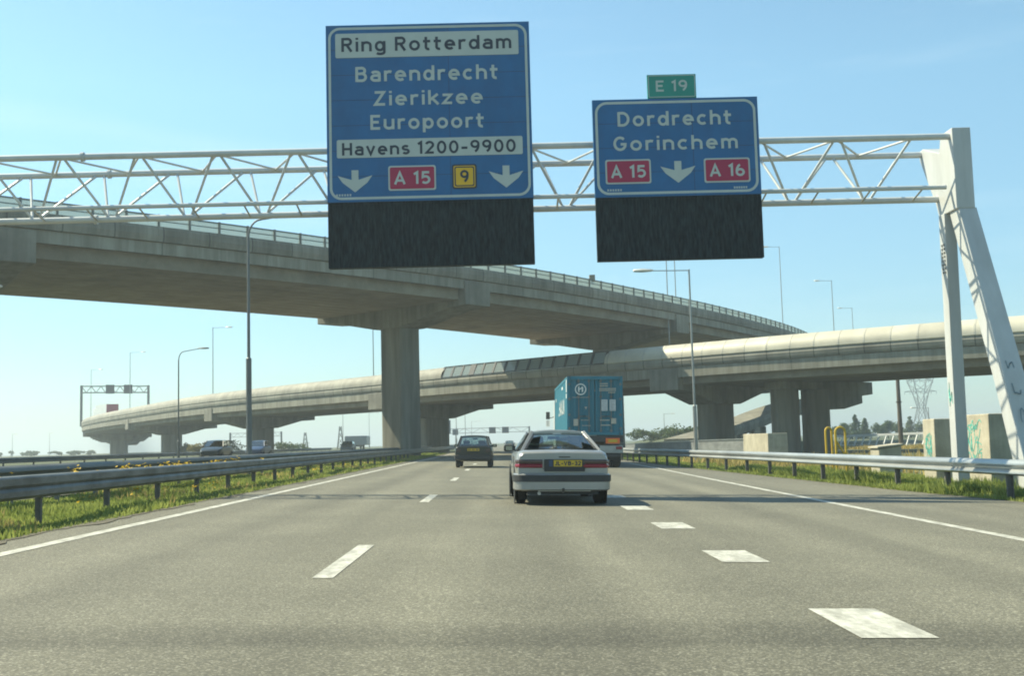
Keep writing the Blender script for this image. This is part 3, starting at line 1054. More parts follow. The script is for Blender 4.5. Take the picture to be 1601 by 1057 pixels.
# a second, twin-column frame under the deck
p0, p1 = V((22.7, 94.35, 0)), V((32.7, 101.3, 0))
d = (p1 - p0).normalized()
n = V((-d.y, d.x, 0))
L_ = (p1 - p0).length
T = Matrix(((d.x, n.x, 0, p0.x), (d.y, n.y, 0, p0.y), (0, 0, 1, 0), (0, 0, 0, 1)))
MB().prism([(0, 5.64), (L_, 5.64), (L_, 4.55), (L_ - 1.5, 4.4), (L_ - 1.5, 3.75), (L_ - 4.0, 3.25), (L_ - 5.9, 3.25), (L_ - 6.4, 4.95), (0, 4.95)], -0.9, 0.9, T).build('crosshead', M['concrete'], via, bevel=0.05)
for x, y in ((23.85, 95.0), (27.1, 97.4)):
    mb = MB()
    ring = rrect(-1.05, 1.05, -0.9, 0.9, 0.25, 4)
    mb.loft([[V((x + a, y + b, z)) for a, b in ring] for z in (4.97, 1.5, -0.6)])
    mb.build('pier', M['pierconc'], via, smooth=True)

# a third, distant ramp glimpsed between the piers
rp = smooth_path([V((27, 143, 1.9)), V((33, 154.5, 2.9)), V((39, 166, 4.2)), V((45.5, 179, 5.9)), V((53, 193, 7.6)), V((60, 205, 8.6))])
RA = Path(rp, 1)
ramp = thing('ramp', 'distant curved concrete ramp seen between the viaduct piers', 'ramp', (38, 165, 0))
sweep(RA, [(0, 0), (0.25, 0.02), (0.4, -0.9), (7, -0.9), (7, -1.9), (0.8, -1.9), (0.4, -1.5), (0.1, -1.4), (-0.15, -0.6)]).build('deck', M['concrete'], ramp)
for t in (8, 20, 34, 50):
    p, n, d = RA.at(t)
    MB().box(p + n * 0.1 + V((0, 0, -1.9)), (0.8, 0.8, 1.3)).build('bracket', M['block'], ramp)
    MB().box(p + n * 3.5 + V((0, 0, (-1.9 - p.z - 0.5) / 2 - 0.9)), (2.4, 1.2, max(0.6, p.z - 1.0))).build('pier', M['pierconc'], ramp)

# ================================================================== SIGN GANTRY
GY = 24.8
gx0, gx1 = -13.5, 10.25
zt, zt2, zb = 7.74, 7.76, 6.48
gan = thing('sign_gantry', 'white tubular sign gantry spanning the road above the cars', 'gantry', (10.2, 25.2, zr(10.2)))
YF, YB, YM = GY, GY + 1.72, GY + 0.86
for yy, zz in ((YF, zt), (YB, zt2), (YM, zb)):
    MB().tube([(gx0, yy, zz), (gx1, yy, zz)], 0.074, 14).build('chord', M['white'], gan, smooth=True)
MB().tube([(gx0, GY + 0.12, zb + 0.12), (gx1 - 0.1, GY + 0.12, zb + 0.12)], 0.052, 12).build('service_pipe', M['white'], gan, smooth=True)
nodes = []
x = at(216, 240, GY).x
while x > gx0 + 1.0:
    x -= 1.752
x += 0.0
tn = []
while x < gx1 + 0.2:
    tn.append(x)
    x += 1.752
sh = -0.55 * 1.752
for i, x in enumerate(tn):
    for yy, zz in ((YF, zt), (YB, zt2)):
        off = 0.0 if yy == YF else 0.30
        xa = x + off
        for q, e in ((x - 0.876, -0.10), (x + 0.876, 0.10)):
            if gx0 < q < gx1 - 0.1 and gx0 < xa < gx1:
                MB().tube([(xa + e, yy + (0.04 if yy == YF else -0.04), zz - 0.06), (q - e * 0.9, YM, zb + 0.06)], 0.031, 8).build('diagonal', M['white'], gan, smooth=True)
    for q in (x - 0.75, x + 1.0):
        if gx0 < q < gx1 - 0.3 and x < gx1 - 0.3:
            MB().tube([(x, YF + 0.06, zt), (q, YB - 0.06, zt2)], 0.026, 8).build('diagonal', M['white'], gan, smooth=True)
for k in range(20):
    x = gx0 + 0.7 + k * 1.18
    if x < gx1 - 0.5:
        MB().tube([(x, GY + 0.12, zb + 0.1), (x, YM - 0.1, zb - 0.03)], 0.022, 6).build('hanger', M['galv'], gan)


for yy, zz in ((YF, zt), (YB, zt2), (YM, zb)):
    for x in (-9.3, -2.7, 4.2):
        MB().lathe([(-0.035, 0.074), (-0.035, 0.108), (-0.004, 0.108), (-0.004, 0.102), (0.004, 0.102), (0.004, 0.108), (0.035, 0.108), (0.035, 0.074)], (x, yy, zz), 16).build('flange', M['white'], gan)


def gantry_end(X, s, front_leg_base, bare=False):
    """head plate, vertical leg and raking leg; s = +1 right end"""
    w = 0.42
    zg = zr(X) - 0.1
    cx_ = X + s * 0.2
    # head: deep box closing the truss, in side view (y, z)
    side = [(GY - 0.18, zt + 0.16), (GY + 0.5, zt + 0.16), (GY + 0.62, zt - 0.22), (GY + 1.60, zt + 0.13), (GY + 1.86, zt + 0.11), (GY + 1.80, zt - 0.14), (GY + 0.98, zb - 0.12), (GY + 0.85, 6.05), (GY - 0.18, 6.05)]
    R = Matrix(((0, 1, 0, 0), (1, 0, 0, 0), (0, 0, 1, 0), (0, 0, 0, 1)))
    mb = MB()
    vs0 = [V((cx_ - w / 2, a, b)) for a, b in side]
    vs1 = [V((cx_ + w / 2, a, b)) for a, b in side]
    n_ = len(side)
    mb.add(vs0 + vs1, [tuple(range(n_)), tuple(range(n_, 2 * n_))[::-1]] + [(k, n_ + k, n_ + (k + 1) % n_, (k + 1) % n_) for k in range(n_)])
    mb.build('head', M['whitedirty'], gan, bevel=0.02)
    # vertical leg
    rings = []
    for (y, z, hy, hx) in ((25.42, 6.07, 0.17, 0.135), (25.5, 3.0, 0.17, 0.135), (25.55, zg, 0.17, 0.135)):
        rings.append([V((cx_ - 0.11 * s + a * hx, y + b * hy, z)) for a, b in ((-1, -1), (1, -1), (1, 1), (-1, 1))])
    a = MB().loft(rings).build('leg', M['whitedirty'], gan, bevel=0.015)
    rings = []
    for (y, z, hy, hx, ex) in ((24.90, 6.07, 0.26, 0.205, 0.0), (23.63, 2.3, 0.26, 0.225, 0.20), (22.86, zg, 0.26, 0.235, 0.325)):
        rings.append([V((cx_ + (0.04 + ex) * s + a_ * hx, y + b * hy, z)) for a_, b in ((-1, -1), (1, -1), (1, 1), (-1, 1))])
    b = MB().loft(rings).build('leg', M['whitedirty'], gan, bevel=0.015)
    return a, b, cx_


legA, legB, gcx = gantry_end(10.25, 1, None)
gantry_end(-13.5, -1, None)
# bolts on the vertical leg and graffiti on both legs
for k in range(8):
    for q in (-0.06, 0.06):
        MB().box((gcx - 0.11 - 0.14, 25.42 + q, 5.35 - k * 0.09), (0.03, 0.045, 0.045)).build('bolt', M['galvdark'], legA)


def scribble(n, w, h, r0):
    r_ = random.Random(r0)
    p = []
    x = 0.02 * w
    for k in range(n):
        x = w * (0.05 + 0.9 * k / n) + r_.uniform(-0.08, 0.08) * w
        p.append((x, r_.uniform(0.1, 1.0) * h))
    # smooth loops
    q = []
    for i in range(1, len(p) - 2):
        for t in np.linspace(0, 1, 7)[:-1]:
            f = lambda a, b, c, d_: 0.5 * (2 * b + (c - a) * t + (2 * a - 5 * b + 4 * c - d_) * t * t + (3 * b - a - 3 * c + d_) * t ** 3)
            q.append(tuple(f(p[i - 1][j], p[i][j], p[i + 1][j], p[i + 2][j]) for j in (0, 1)))
    return q


def ribbon(mb, pts2, width, fn):
    """flat painted stroke: 2-D points mapped onto a face by fn"""
    for a, b in zip(pts2[:-1], pts2[1:]):
        dx, dy = b[0] - a[0], b[1] - a[1]
        L2 = math.hypot(dx, dy)
        if L2 < 1e-5:
            continue
        nx_, ny_ = -dy / L2 * width / 2, dx / L2 * width / 2
        ex, ey = dx / L2 * width * 0.3, dy / L2 * width * 0.3
        mb.quad(fn(a[0] + nx_ - ex, a[1] + ny_ - ey), fn(a[0] - nx_ - ex, a[1] - ny_ - ey), fn(b[0] - nx_ + ex, b[1] - ny_ + ey), fn(b[0] + nx_ + ex, b[1] + ny_ + ey))


mb = MB()
ribbon(mb, scribble(9, 0.36, 0.75, 3), 0.035, lambda a, b: V((gcx - 0.11 - 0.136 - 0.002, 25.66 - a * 0.85, 1.55 + b)))
mb.build('graffiti', M['graffiti'], legA)
mb = MB()


def legface(a, b):
    z = 0.4 + b
    k = (6.07 - z) / (6.07 - 2.3)
    y = 24.90 + (23.63 - 24.90) * k - 0.268
    return V((gcx + 0.04 + 0.20 * k - 0.17 + a, y, z))


for q, (h0, hh) in enumerate(((0.1, 0.5), (0.75, 0.45), (1.35, 0.35), (1.9, 0.25))):
    ribbon(mb, [(x_, y_ + h0) for x_, y_ in scribble(8, 0.32, hh, 11 + q)], 0.022, legface)
mb.build('graffiti', M['graffitidark'], legB)

# ------------------------------------------------------------------ the two big signs
SY = 24.45


def S(px, py):
    p = at(px, py, SY)
    return p.x, p.z


def arrow(mb, px, ptop, pw, ptip, half, y):
    """white down arrow with swept wings, photo heights in pixels"""
    x, z0 = S(px, ptop)
    zw, zt_ = S(px, pw)[1], S(px, ptip)[1]
    h = half * SY / FPX
    s_ = h * 0.20
    hw = z0 - zw
    zi = zw - hw * 0.95
    mb.prism([(x - s_, z0), (x - s_, zi + 0.02), (x - h, zw), (x - h * 0.72, zw - (zw - zt_) * 0.42), (x, zt_), (x + h * 0.72, zw - (zw - zt_) * 0.42), (x + h, zw), (x + s_, zi + 0.02), (x + s_, z0)], y, y + 0.004)
    return mb


def badge(parent, px0, px1, py0, py1, colour, text, tcol, tx, border, innerline=False):
    x0, z1 = S(px0, py0)
    x1, z0 = S(px1, py1)
    zc, hh = (z0 + z1) / 2, (z1 - z0) / 2
    b = MB().prism(rrect(x0, x1, z0, z1, 0.05), SY - 0.012, SY - 0.001).build('route_badge', M[border], parent)
    MB().prism(rrect(x0 + 0.035, x1 - 0.035, z0 + 0.035, z1 - 0.035, 0.035), SY - 0.016, SY - 0.0125).build('badge_field', M[colour], b)
    if innerline:
        m_ = MB()
        frame(m_, rrect(x0 + 0.055, x1 - 0.055, z0 + 0.055, z1 - 0.055, 0.04), rrect(x0 + 0.08, x1 - 0.08, z0 + 0.08, z1 - 0.08, 0.03), SY - 0.019, SY - 0.0165)
        m_.build('badge_line', M[tcol], b)
    w = (x1 - x0)
    m_ = MB()
    letters(m_, text, x0 + w * tx, x1 - w * tx, zc - hh * 0.50, zc + hh * 0.50, SY - 0.020, 0.012, 1.0)
    m_.build('lettering', M[tcol], b)
    return b


def sign_text(parent, text, px0, px1, pyc0, pyc1, colour='signwhite', bold=0.012, y=SY - 0.008, lift=0.0):
    """caps between photo heights pyc0 (top) and pyc1 (base) measured at the mid column"""
    pm_ = (px0 + px1) / 2
    x0, x1 = S(px0, pyc1)[0], S(px1, pyc1)[0]
    zt_, zb_ = S(pm_, pyc0)[1], S(pm_, pyc1)[1]
    m_ = MB()
    letters(m_, text, x0, x1, zb_, zt_, y, bold, 1.12)
    return m_.build('lettering', M[colour], parent)


def big_sign(name, label, TLx, TRx, ptop, psplit, pbot, mid):
    xl, xr = TLx, TRx
    zt_ = S(mid, ptop)[1]
    zs = S(mid, psplit)[1]
    zb_ = S(mid, pbot)[1]
    root = thing(name, label, 'sign', ((xl + xr) / 2, SY, zb_), group='blue route signs on the gantry')
    MB().box(((xl + xr) / 2, SY + 0.06, (zt_ + zs) / 2), (xr - xl, 0.12, zt_ - zs)).build('blue_board', M['blue'], root, bevel=0.006)
    m_ = MB()
    i0, w = 0.055, 0.055
    frame(m_, rrect(xl + i0, xr - i0, zs + i0, zt_ - i0, 0.26, 8), rrect(xl + i0 + w, xr - i0 - w, zs + i0 + w, zt_ - i0 - w, 0.21, 8), SY - 0.006, SY - 0.001)
    m_.build('white_border', M['signwhite'], root)
    lw = MB().box(((xl + xr) / 2, SY + 0.10, (zs + zb_) / 2), (xr - xl - 0.02, 0.18, zs - zb_ - 0.006)).build('dark_board', M['darkpanel'], root, bevel=0.008)
    m_ = MB()
    frame(m_, rrect(xl + 0.01, xr - 0.01, zb_, zs - 0.004, 0.01, 2), rrect(xl + 0.06, xr - 0.06, zb_ + 0.05, zs - 0.054, 0.01, 2), SY - 0.006, SY + 0.009)
    for q in range(1, 4):
        x_ = xl + (xr - xl) * q / 4
        m_.box((x_, SY + 0.004, (zs + zb_) / 2), (0.025, 0.012, zs - zb_ - 0.11))
    m_.build('board_frame', M['darkpanel'], lw)
    # horizontal section joints across the blue board
    nj = int((zt_ - zs) / 0.55)
    m_ = MB()
    for k in range(1, nj):
        z = zs + (zt_ - zs) * k / nj
        m_.box(((xl + xr) / 2, SY - 0.0005, z), (xr - xl - 0.02, 0.004, 0.008))
    m_.box((xl + (xr - xl) * 0.6, SY - 0.0005, (zt_ + zs) / 2), (0.008, 0.0045, zt_ - zs - 0.05))
    m_.build('board_joints', M['signblack'], root)
    for fx in (0.2, 0.8):
        xx = xl + (xr - xl) * fx
        MB().box((xx, SY + 0.16, (zt_ + zb_) / 2), (0.12, 0.12, zt_ - zb_ - 0.3)).build('mounting_rail', M['galvdark'], root)
        MB().box((xx, SY + 0.30, zt - 0.0), (0.16, 0.2, 0.16)).build('clamp', M['galvdark'], root)
    return root, xl, xr, zt_, zs, zb_


xl = S(511, 230)[0]
xr = S(832, 220)[0]
s1, xl, xr, zt1, zs1, zb1 = big_sign('route_sign', 'tall blue sign listing Ring Rotterdam, Barendrecht, Zierikzee, Europoort above two down arrows', xl, xr, 36, 313, 416, 672)
for (a, b, c, d_, txt, t0, t1, tc, tb) in ((524, 810, 49.5, 87.5, 'Ring Rotterdam', 533.6, 799.8, 56.3, 78.0), (526.5, 816.8, 215.5, 244, 'Havens 1200-9900', 534.8, 806.5, 220.5, 240.0)):
    m_ = MB()
    mid = (a + b) / 2
    zz1, zz0 = S(mid, c)[1], S(mid, d_)[1]
    wp = MB().prism(rrect(S(a, c)[0], S(b, c)[0], zz0, zz1, 0.04), SY - 0.010, SY - 0.001).build('white_strip', M['signwhite'], s1)
    sign_text(wp, txt, t0, t1, tc, tb, 'signblack', 0.014, SY - 0.014)
sign_text(s1, 'Barendrecht', 555.5, 778.7, 102, 125.2)
sign_text(s1, 'Zierikzee', 584.5, 754.9, 140.5, 163)
sign_text(s1, 'Europoort', 579, 757, 177.7, 200.5)
for px_ in (555, 791):
    k = 266 if px_ < 600 else 258.5
    arrow(MB(), px_, k, k + 8.5, k + 34.5, 27.5, SY - 0.008).build('arrow', M['signwhite'], s1)
badge(s1, 607, 682, 259.5, 296.5, 'signred', 'A 15', 'signwhite', 0.12, 'signwhite')
badge(s1, 706.5, 746, 257, 294.5, 'signyellow', '9', 'signblack', 0.33, 'signblack', True)

xl = S(928, 230)[0]
xr = S(1187.5, 230)[0]
s2, xl2, xr2, zt2_, zs2, zb2 = big_sign('route_sign', 'smaller blue sign reading Dordrecht and Gorinchem with green E 19 plate on top', xl, xr, 153, 306, 405.5, 1060)
sign_text(s2, 'Dordrecht', 965.4, 1144, 173, 195.5)
sign_text(s2, 'Gorinchem', 959, 1154, 211.5, 233.5)
badge(s2, 946, 1018.5, 250, 286.5, 'signred', 'A 15', 'signwhite', 0.12, 'signwhite')
badge(s2, 1100, 1173.5, 247.5, 284.0, 'signred', 'A 16', 'signwhite', 0.12, 'signwhite')
arrow(MB(), 1059.5, 251.5, 259.5, 285.5, 28, SY - 0.008).build('arrow', M['signwhite'], s2)
x0, z1 = S(1011.5, 116)
x1, z0 = S(1089, 151)
z0 = zt2_ + 0.01
z1 = S(1050, 115.5)[1]
gp = MB().box(((x0 + x1) / 2, SY + 0.05, (z0 + z1) / 2), (x1 - x0, 0.08, z1 - z0)).build('green_plate', M['signgreen'], s2, bevel=0.004)
m_ = MB()
frame(m_, rrect(x0 + 0.02, x1 - 0.02, z0 + 0.02, z1 - 0.02, 0.03), rrect(x0 + 0.035, x1 - 0.035, z0 + 0.035, z1 - 0.035, 0.02), SY + 0.005, SY + 0.009)
m_.build('plate_line', M['signwhite'], gp)
m_ = MB()
letters(m_, 'E 19', S(1025, 133)[0], S(1074.5, 133)[0], S(1050, 142)[1], S(1050, 125)[1], SY + 0.004, 0.008, 1.05)
m_.build('lettering', M['signwhite'], gp)
# small maker's marks along the lower edges
for root, pxs in ((s2, ((951, 975), (1149, 1171))), (s1, ((527, 552),))):
    for a, b in pxs:
        m_ = MB()
        for k in range(6):
            x_ = S(a + (b - a) * k / 6, 300)[0]
            z_ = (zs1 if root is s1 else zs2) + 0.16
            m_.box((x_, SY - 0.003, z_), (0.035, 0.004, 0.045))
        m_.build('small_mark', M['signwhite'], root)

# ================================================================== GUARD RAILS
WB = [(0.0, 0.0), (0.055, 0.010), (0.088, 0.040), (0.085, 0.062), (0.045, 0.100), (0.012, 0.135), (0.012, 0.160), (0.055, 0.178), (0.088, 0.208), (0.085, 0.230), (0.045, 0.285), (0.0, 0.31), (-0.006, 0.30), (0.036, 0.272), (0.072, 0.228), (0.074, 0.212), (0.048, 0.190), (0.002, 0.168), (0.002, 0.128), (0.036, 0.092), (0.074, 0.058), (0.074, 0.044), (0.05, 0.022), (-0.006, 0.010)]


def guard_rail(name, label, pts, face, ztop, pitch, m_beam, m_post, both=False, every=1, ymax=80, post_w=0.07, group='steel guard rails', prof=WB):
    """pts: (x, y) run; face: sign of x the beam faces; beam top at ztop above the road plane"""
    P = []
    for i in range(len(pts) - 1):
        (xa, ya), (xb, yb) = pts[i], pts[i + 1]
        n_ = max(1, int((yb - ya) / 2.0))
        for k in range(n_):
            P.append((xa + (xb - xa) * k / n_, ya + (yb - ya) * k / n_))
    P.append(pts[-1])
    x0, y0 = P[0]
    root = thing(name, label, 'guard rail', (x0, y0, zr(x0)), group=group)
    for sgn in ((face, -face) if both else (face,)):
        rings = []
        for x, y in P:
            z = zr(x) + ztop - 0.31
            rings.append([V((x + sgn * (0.07 + u), y, z + v)) for u, v in prof])
        MB().loft(rings).build('beam', m_beam, root, smooth=True, sharp=30)
    y = pts[0][1] + 0.4
    k = 0
    while y < ymax and k < 95:
        x = float(np.interp(y, [p[1] for p in pts], [p[0] for p in pts]))
        m_ = MB()
        z0, z1 = zr(x) - 0.3, zr(x) + ztop - 0.03
        # sigma post: web and two flanges
        m_.box((x, y, (z0 + z1) / 2), (post_w * 1.3, 0.012, z1 - z0))
        m_.box((x - post_w * 0.65, y + 0.025, (z0 + z1) / 2), (0.01, 0.06, z1 - z0))
        m_.box((x + post_w * 0.65, y - 0.025, (z0 + z1) / 2), (0.01, 0.06, z1 - z0))
        m_.build('post', m_post, root)
        y += pitch
        k += 1
    return root


# box beam for the near left rail (closed section, flat top flange)
BOXB = [(0, 0), (0.05, 0.0), (0.085, 0.04), (0.085, 0.11), (0.06, 0.15), (0.085, 0.19), (0.085, 0.28), (0.06, 0.305), (-0.075, 0.31), (-0.09, 0.295), (-0.09, 0.0)]
guard_rail('guard_rail', 'long grey guard rail close by on the left, beside the verge with grass', [(-6.5, 2), (-6.47, 40), (-6.35, 90), (-6.3, 220)], 1, 0.655, 2.68, M['railgrey'], M['rust'], ymax=75, prof=BOXB)
guard_rail('guard_rail', 'second guard rail in the median, behind the yellow flowers', [(-8.45, 3), (-8.45, 220)], -1, 0.70, 2.0, M['galvdark'], M['galvdark'], both=True, ymax=190)
guard_rail('guard_rail', 'guard rail along the right verge, ending towards the gantry legs', [(10.6, 8), (9.86, 20), (9.3, 30), (8.85, 39), (8.1, 48), (7.45, 60), (7.25, 75), (7.2, 160)], -1, 0.78, 2.68, M['galv'], M['rust'], ymax=150)
guard_rail('guard_rail', 'far guard rail beyond the oncoming carriageway at left', [(-27.6, 30), (-27.6, 180)], 1, 0.55, 4.0, M['galvdark'], M['rust'], ymax=180)

# ================================================================== CONCRETE BLOCKS
def block(label, x0, x1, y0, y1, zt_, lean=0.0, seed=1, dens=3, group='pale concrete blocks by the gantry'):
    z0 = zr(x0) - 0.25
    root = thing('concrete_block', label, 'concrete block', ((x0 + x1) / 2, (y0 + y1) / 2, zr(x0)), group=group)
    rings = []
    for z, k in ((z0, 0.0), (zt_ - 0.0, 0.03)):
        rings.append([V((x0 + k, y0 + k, z)), V((x1 - k, y0 + k, z)), V((x1 - k, y1 - k, z)), V((x0 + k, y1 - k, z))])
    MB().loft(rings).build('body', M['block'], root, bevel=0.025)
    if dens:
        m_ = MB()
        for q in range(dens):
            r_ = random.Random(seed * 10 + q)
            h0 = r_.uniform(0.15, 0.95)
            w_, hh = (y1 - y0) * 0.8, 0.6
            ribbon(m_, [(a + (y1 - y0) * 0.1, b + h0 * (zt_ - zr(x0) - 0.75) + 0.15) for a, b in scribble(11, w_, hh, seed * 31 + q)], 0.022,
                   lambda a, b: V((x0 + 0.03 * (zr(x0) + b - z0) / (zt_ - z0) - 0.006, y1 - a, zr(x0) + b)))
        m_.build('graffiti', M['graffiti'], root)
    return root


block('tall pale block with turquoise graffiti between the two gantry legs', 11.0, 11.75, 25.5, 27.25, 1.47, seed=5, dens=7)
block('narrow pale block with graffiti left of the upright gantry leg', 11.0, 11.55, 28.75, 29.6, 1.42, seed=8, dens=5)
block('low concrete block standing at the end of the long barrier', 14.0, 15.1, 59.8, 66.0, 1.22, dens=0)
root = thing('concrete_box', 'small pale concrete box behind the right guard rail, near the yellow pipes', 'concrete box', (11.35, 33.5, zr(11.3)))
MB().loft([[V((11.05, 33.2, zr(11) - 0.2)), V((11.72, 33.2, zr(11) - 0.2)), V((11.72, 34.0, zr(11) - 0.2)), V((11.05, 34.0, zr(11) - 0.2))], [V((11.05, 33.2, 0.62)), V((11.72, 33.2, 0.70)), V((11.72, 34.0, 0.70)), V((11.05, 34.0, 0.62))]]).build('body', M['block'], root, bevel=0.015)
MB().loft([[V((11.0, 33.15, 0.635)), V((11.77, 33.15, 0.715)), V((11.77, 34.05, 0.715)), V((11.0, 34.05, 0.635))], [V((11.0, 33.15, 0.69)), V((11.77, 33.15, 0.77)), V((11.77, 34.05, 0.77)), V((11.0, 34.05, 0.69))]]).build('lid', M['block'], root, bevel=0.01)
# long barrier behind
root = thing('concrete_barrier', 'long low concrete barrier with pale top, behind the right guard rail and lamp', 'barrier', (14.2, 95, zr(14)))
rings = []
for y, zt_ in ((66.2, 0.98), (95, 0.84), (128, 0.62), (170, 0.5)):
    z0 = zr(14.2) - 0.2
    rings.append([V((14.0, y, z0)), V((14.6, y, z0)), V((14.42, y, zt_ - 0.08)), V((14.18, y, zt_ - 0.08))])
MB().loft(rings).build('wall', M['galvdark'], root)
rings = []
for y, zt_ in ((66.2, 0.98), (95, 0.84), (128, 0.62), (170, 0.5)):
    rings.append([V((14.12, y, zt_ - 0.078)), V((14.48, y, zt_ - 0.078)), V((14.48, y, zt_)), V((14.12, y, zt_))])
MB().loft(rings).build('coping', M['galv'], root)

# ================================================================== YELLOW PIPES
def hoop(xa, ya, xb, yb, ztop):
    p = []
    z0 = zr(11) - 0.3
    a, b = V((xa, ya, 0)), V((xb, yb, 0))
    p.append(V((xa, ya, z0)))
    c = (a + b) / 2
    R_ = (b - a).length / 2
    for k in range(13):
        t_ = math.pi * k / 12
        q = c + (a - b).normalized() * R_ * math.cos(t_)
        p.append(V((q.x, q.y, ztop - R_ + R_ * math.sin(t_))))
    p.append(V((xb, yb, z0)))
    return p


for lab, (xa, ya, xb, yb) in (('yellow pipe hoop behind the right guard rail, farther of the two', (10.70, 37.4, 10.93, 37.5)), ('yellow pipe hoop behind the right guard rail, nearer one with brace', (10.76, 36.5, 11.08, 36.5))):
    root = thing('pipe_hoop', lab, 'pipe', (xa, ya, zr(11)), group='yellow pipe hoops')
    MB().tube(hoop(xa, ya, xb, yb, 1.31), 0.038, 10).build('pipe', M['yellowpipe'], root, smooth=True)
    if 'brace' in lab:
        MB().tube([(xa, ya, 0.9), (xb, yb, 0.35)], 0.03, 8).build('brace', M['yellowpipe'], root, smooth=True)

# ================================================================== DISTANT BARRIER ON STRUTS
root = thing('strutted_barrier', 'long pale rail on slanted struts in front of the right hand trees', 'barrier', (41, 128, zr(20)))
pa, pb = at(1308, 683, 132), at(1500, 673.5, 118)
pb.z, pa.z = 0.98, 0.80
MB().bar(pa, pb, 0.18, 0.24).build('rail', M['white'], root)
qa, qb = V((pa.x, pa.y, -0.25)), V((pb.x, pb.y, -0.2))
MB().bar(qa, qb, 0.12, 0.12).build('foot_rail', M['galv'], root)
for k in range(17):
    t = k / 16
    a = pa.lerp(pb, t)
    b = qa.lerp(qb, t)
    MB().bar(a + V((0, 0.1, 0)), V((b.x - 0.55, b.y - 0.2, b.z - 0.15)), 0.11, 0.11).build('strut', M['white'], root)
    MB().bar(V((b.x + 0.05, b.y, b.z)), V((b.x + 0.05, b.y, -0.6)), 0.07, 0.07).build('strut', M['galvdark'], root)

# ================================================================== LAMP POSTS
LG = 'tall street lamps'


def lamp(label, base, ztop, dx, kind='straight', r=0.10, m='lamp', head=(0.75, 0.28), dy=0.0, mh='lamphead', thick=None):
    """dx: reach of the arm (sign = side)"""
    b = V(base)
    root = thing('street_lamp', label, 'street lamp', b, group=LG)
    zt_ = ztop
    zk = b.z + (thick if thick else 0.18 * (zt_ - b.z))
    pole = MB()
    if kind == 'curved':
        pts_ = [b, V((b.x, b.y, zk)), V((b.x, b.y, zk + 0.05)), V((b.x, b.y, zt_ - 0.9))]
        rr = [r * 1.75, r * 1.7, r, r * 0.8]
        for k in range(1, 7):
            t_ = math.radians(90 * k / 6)
            pts_.append(V((b.x + dx * 0.22 * (1 - math.cos(t_)), b.y, zt_ - 0.9 + 0.75 * math.sin(t_))))
            rr.append(r * 0.6)
        pole.tube(pts_, rr, 10)
        pole.build('pole', M[m], root, smooth=True)
        st = pts_[-1]
        en = V((b.x + dx * 0.82, b.y + dy, zt_ + 0.05))
        MB().tube([st, en], r * 0.5, 8).build('arm', M[m], root, smooth=True)
    else:
        pole.tube([b, V((b.x, b.y, zk)), V((b.x, b.y, zk + 0.05)), V((b.x, b.y, zt_))], [r * 1.75, r * 1.7, r, r * 0.75], 10)
        pole.build('pole', M[m], root, smooth=True)
        st = V((b.x, b.y, zt_ - 0.06))
        en = V((b.x + dx * 0.75, b.y + dy, zt_ - 0.03))
        MB().tube([st, en], r * 0.42, 8).build('arm', M[m], root, smooth=True)
    s_ = 1 if dx > 0 else -1
    L2, H2 = head
    hd = MB()
    rings = []
    for q, wv, hv in ((-0.1, 0.06, 0.05), (0.05, 0.13, 0.09), (L2 * 0.5, 0.17, 0.13), (L2 * 0.9, 0.15, 0.10), (L2, 0.07, 0.05)):
        rings.append([V((en.x + s_ * q, en.y + a * wv * H2 / 0.28, en.z + 0.02 + c * hv * H2 / 0.28)) for a, c in ((-1, 0), (-0.7, -0.5), (0.7, -0.5), (1, 0), (0.6, 0.6), (-0.6, 0.6))])
    hd.loft(rings)
    hd.build('lamp_head', M[mh], root, smooth=True)
    return root


def gbase(px, Y):
    x = at(px, 700, Y).x
    return V((x, Y, zr(x) - 0.15))


def ztop_at(px, py, Y):
    return at(px, py, Y).z


def top_x(px, py, Y):
    return at(px, py, Y).x


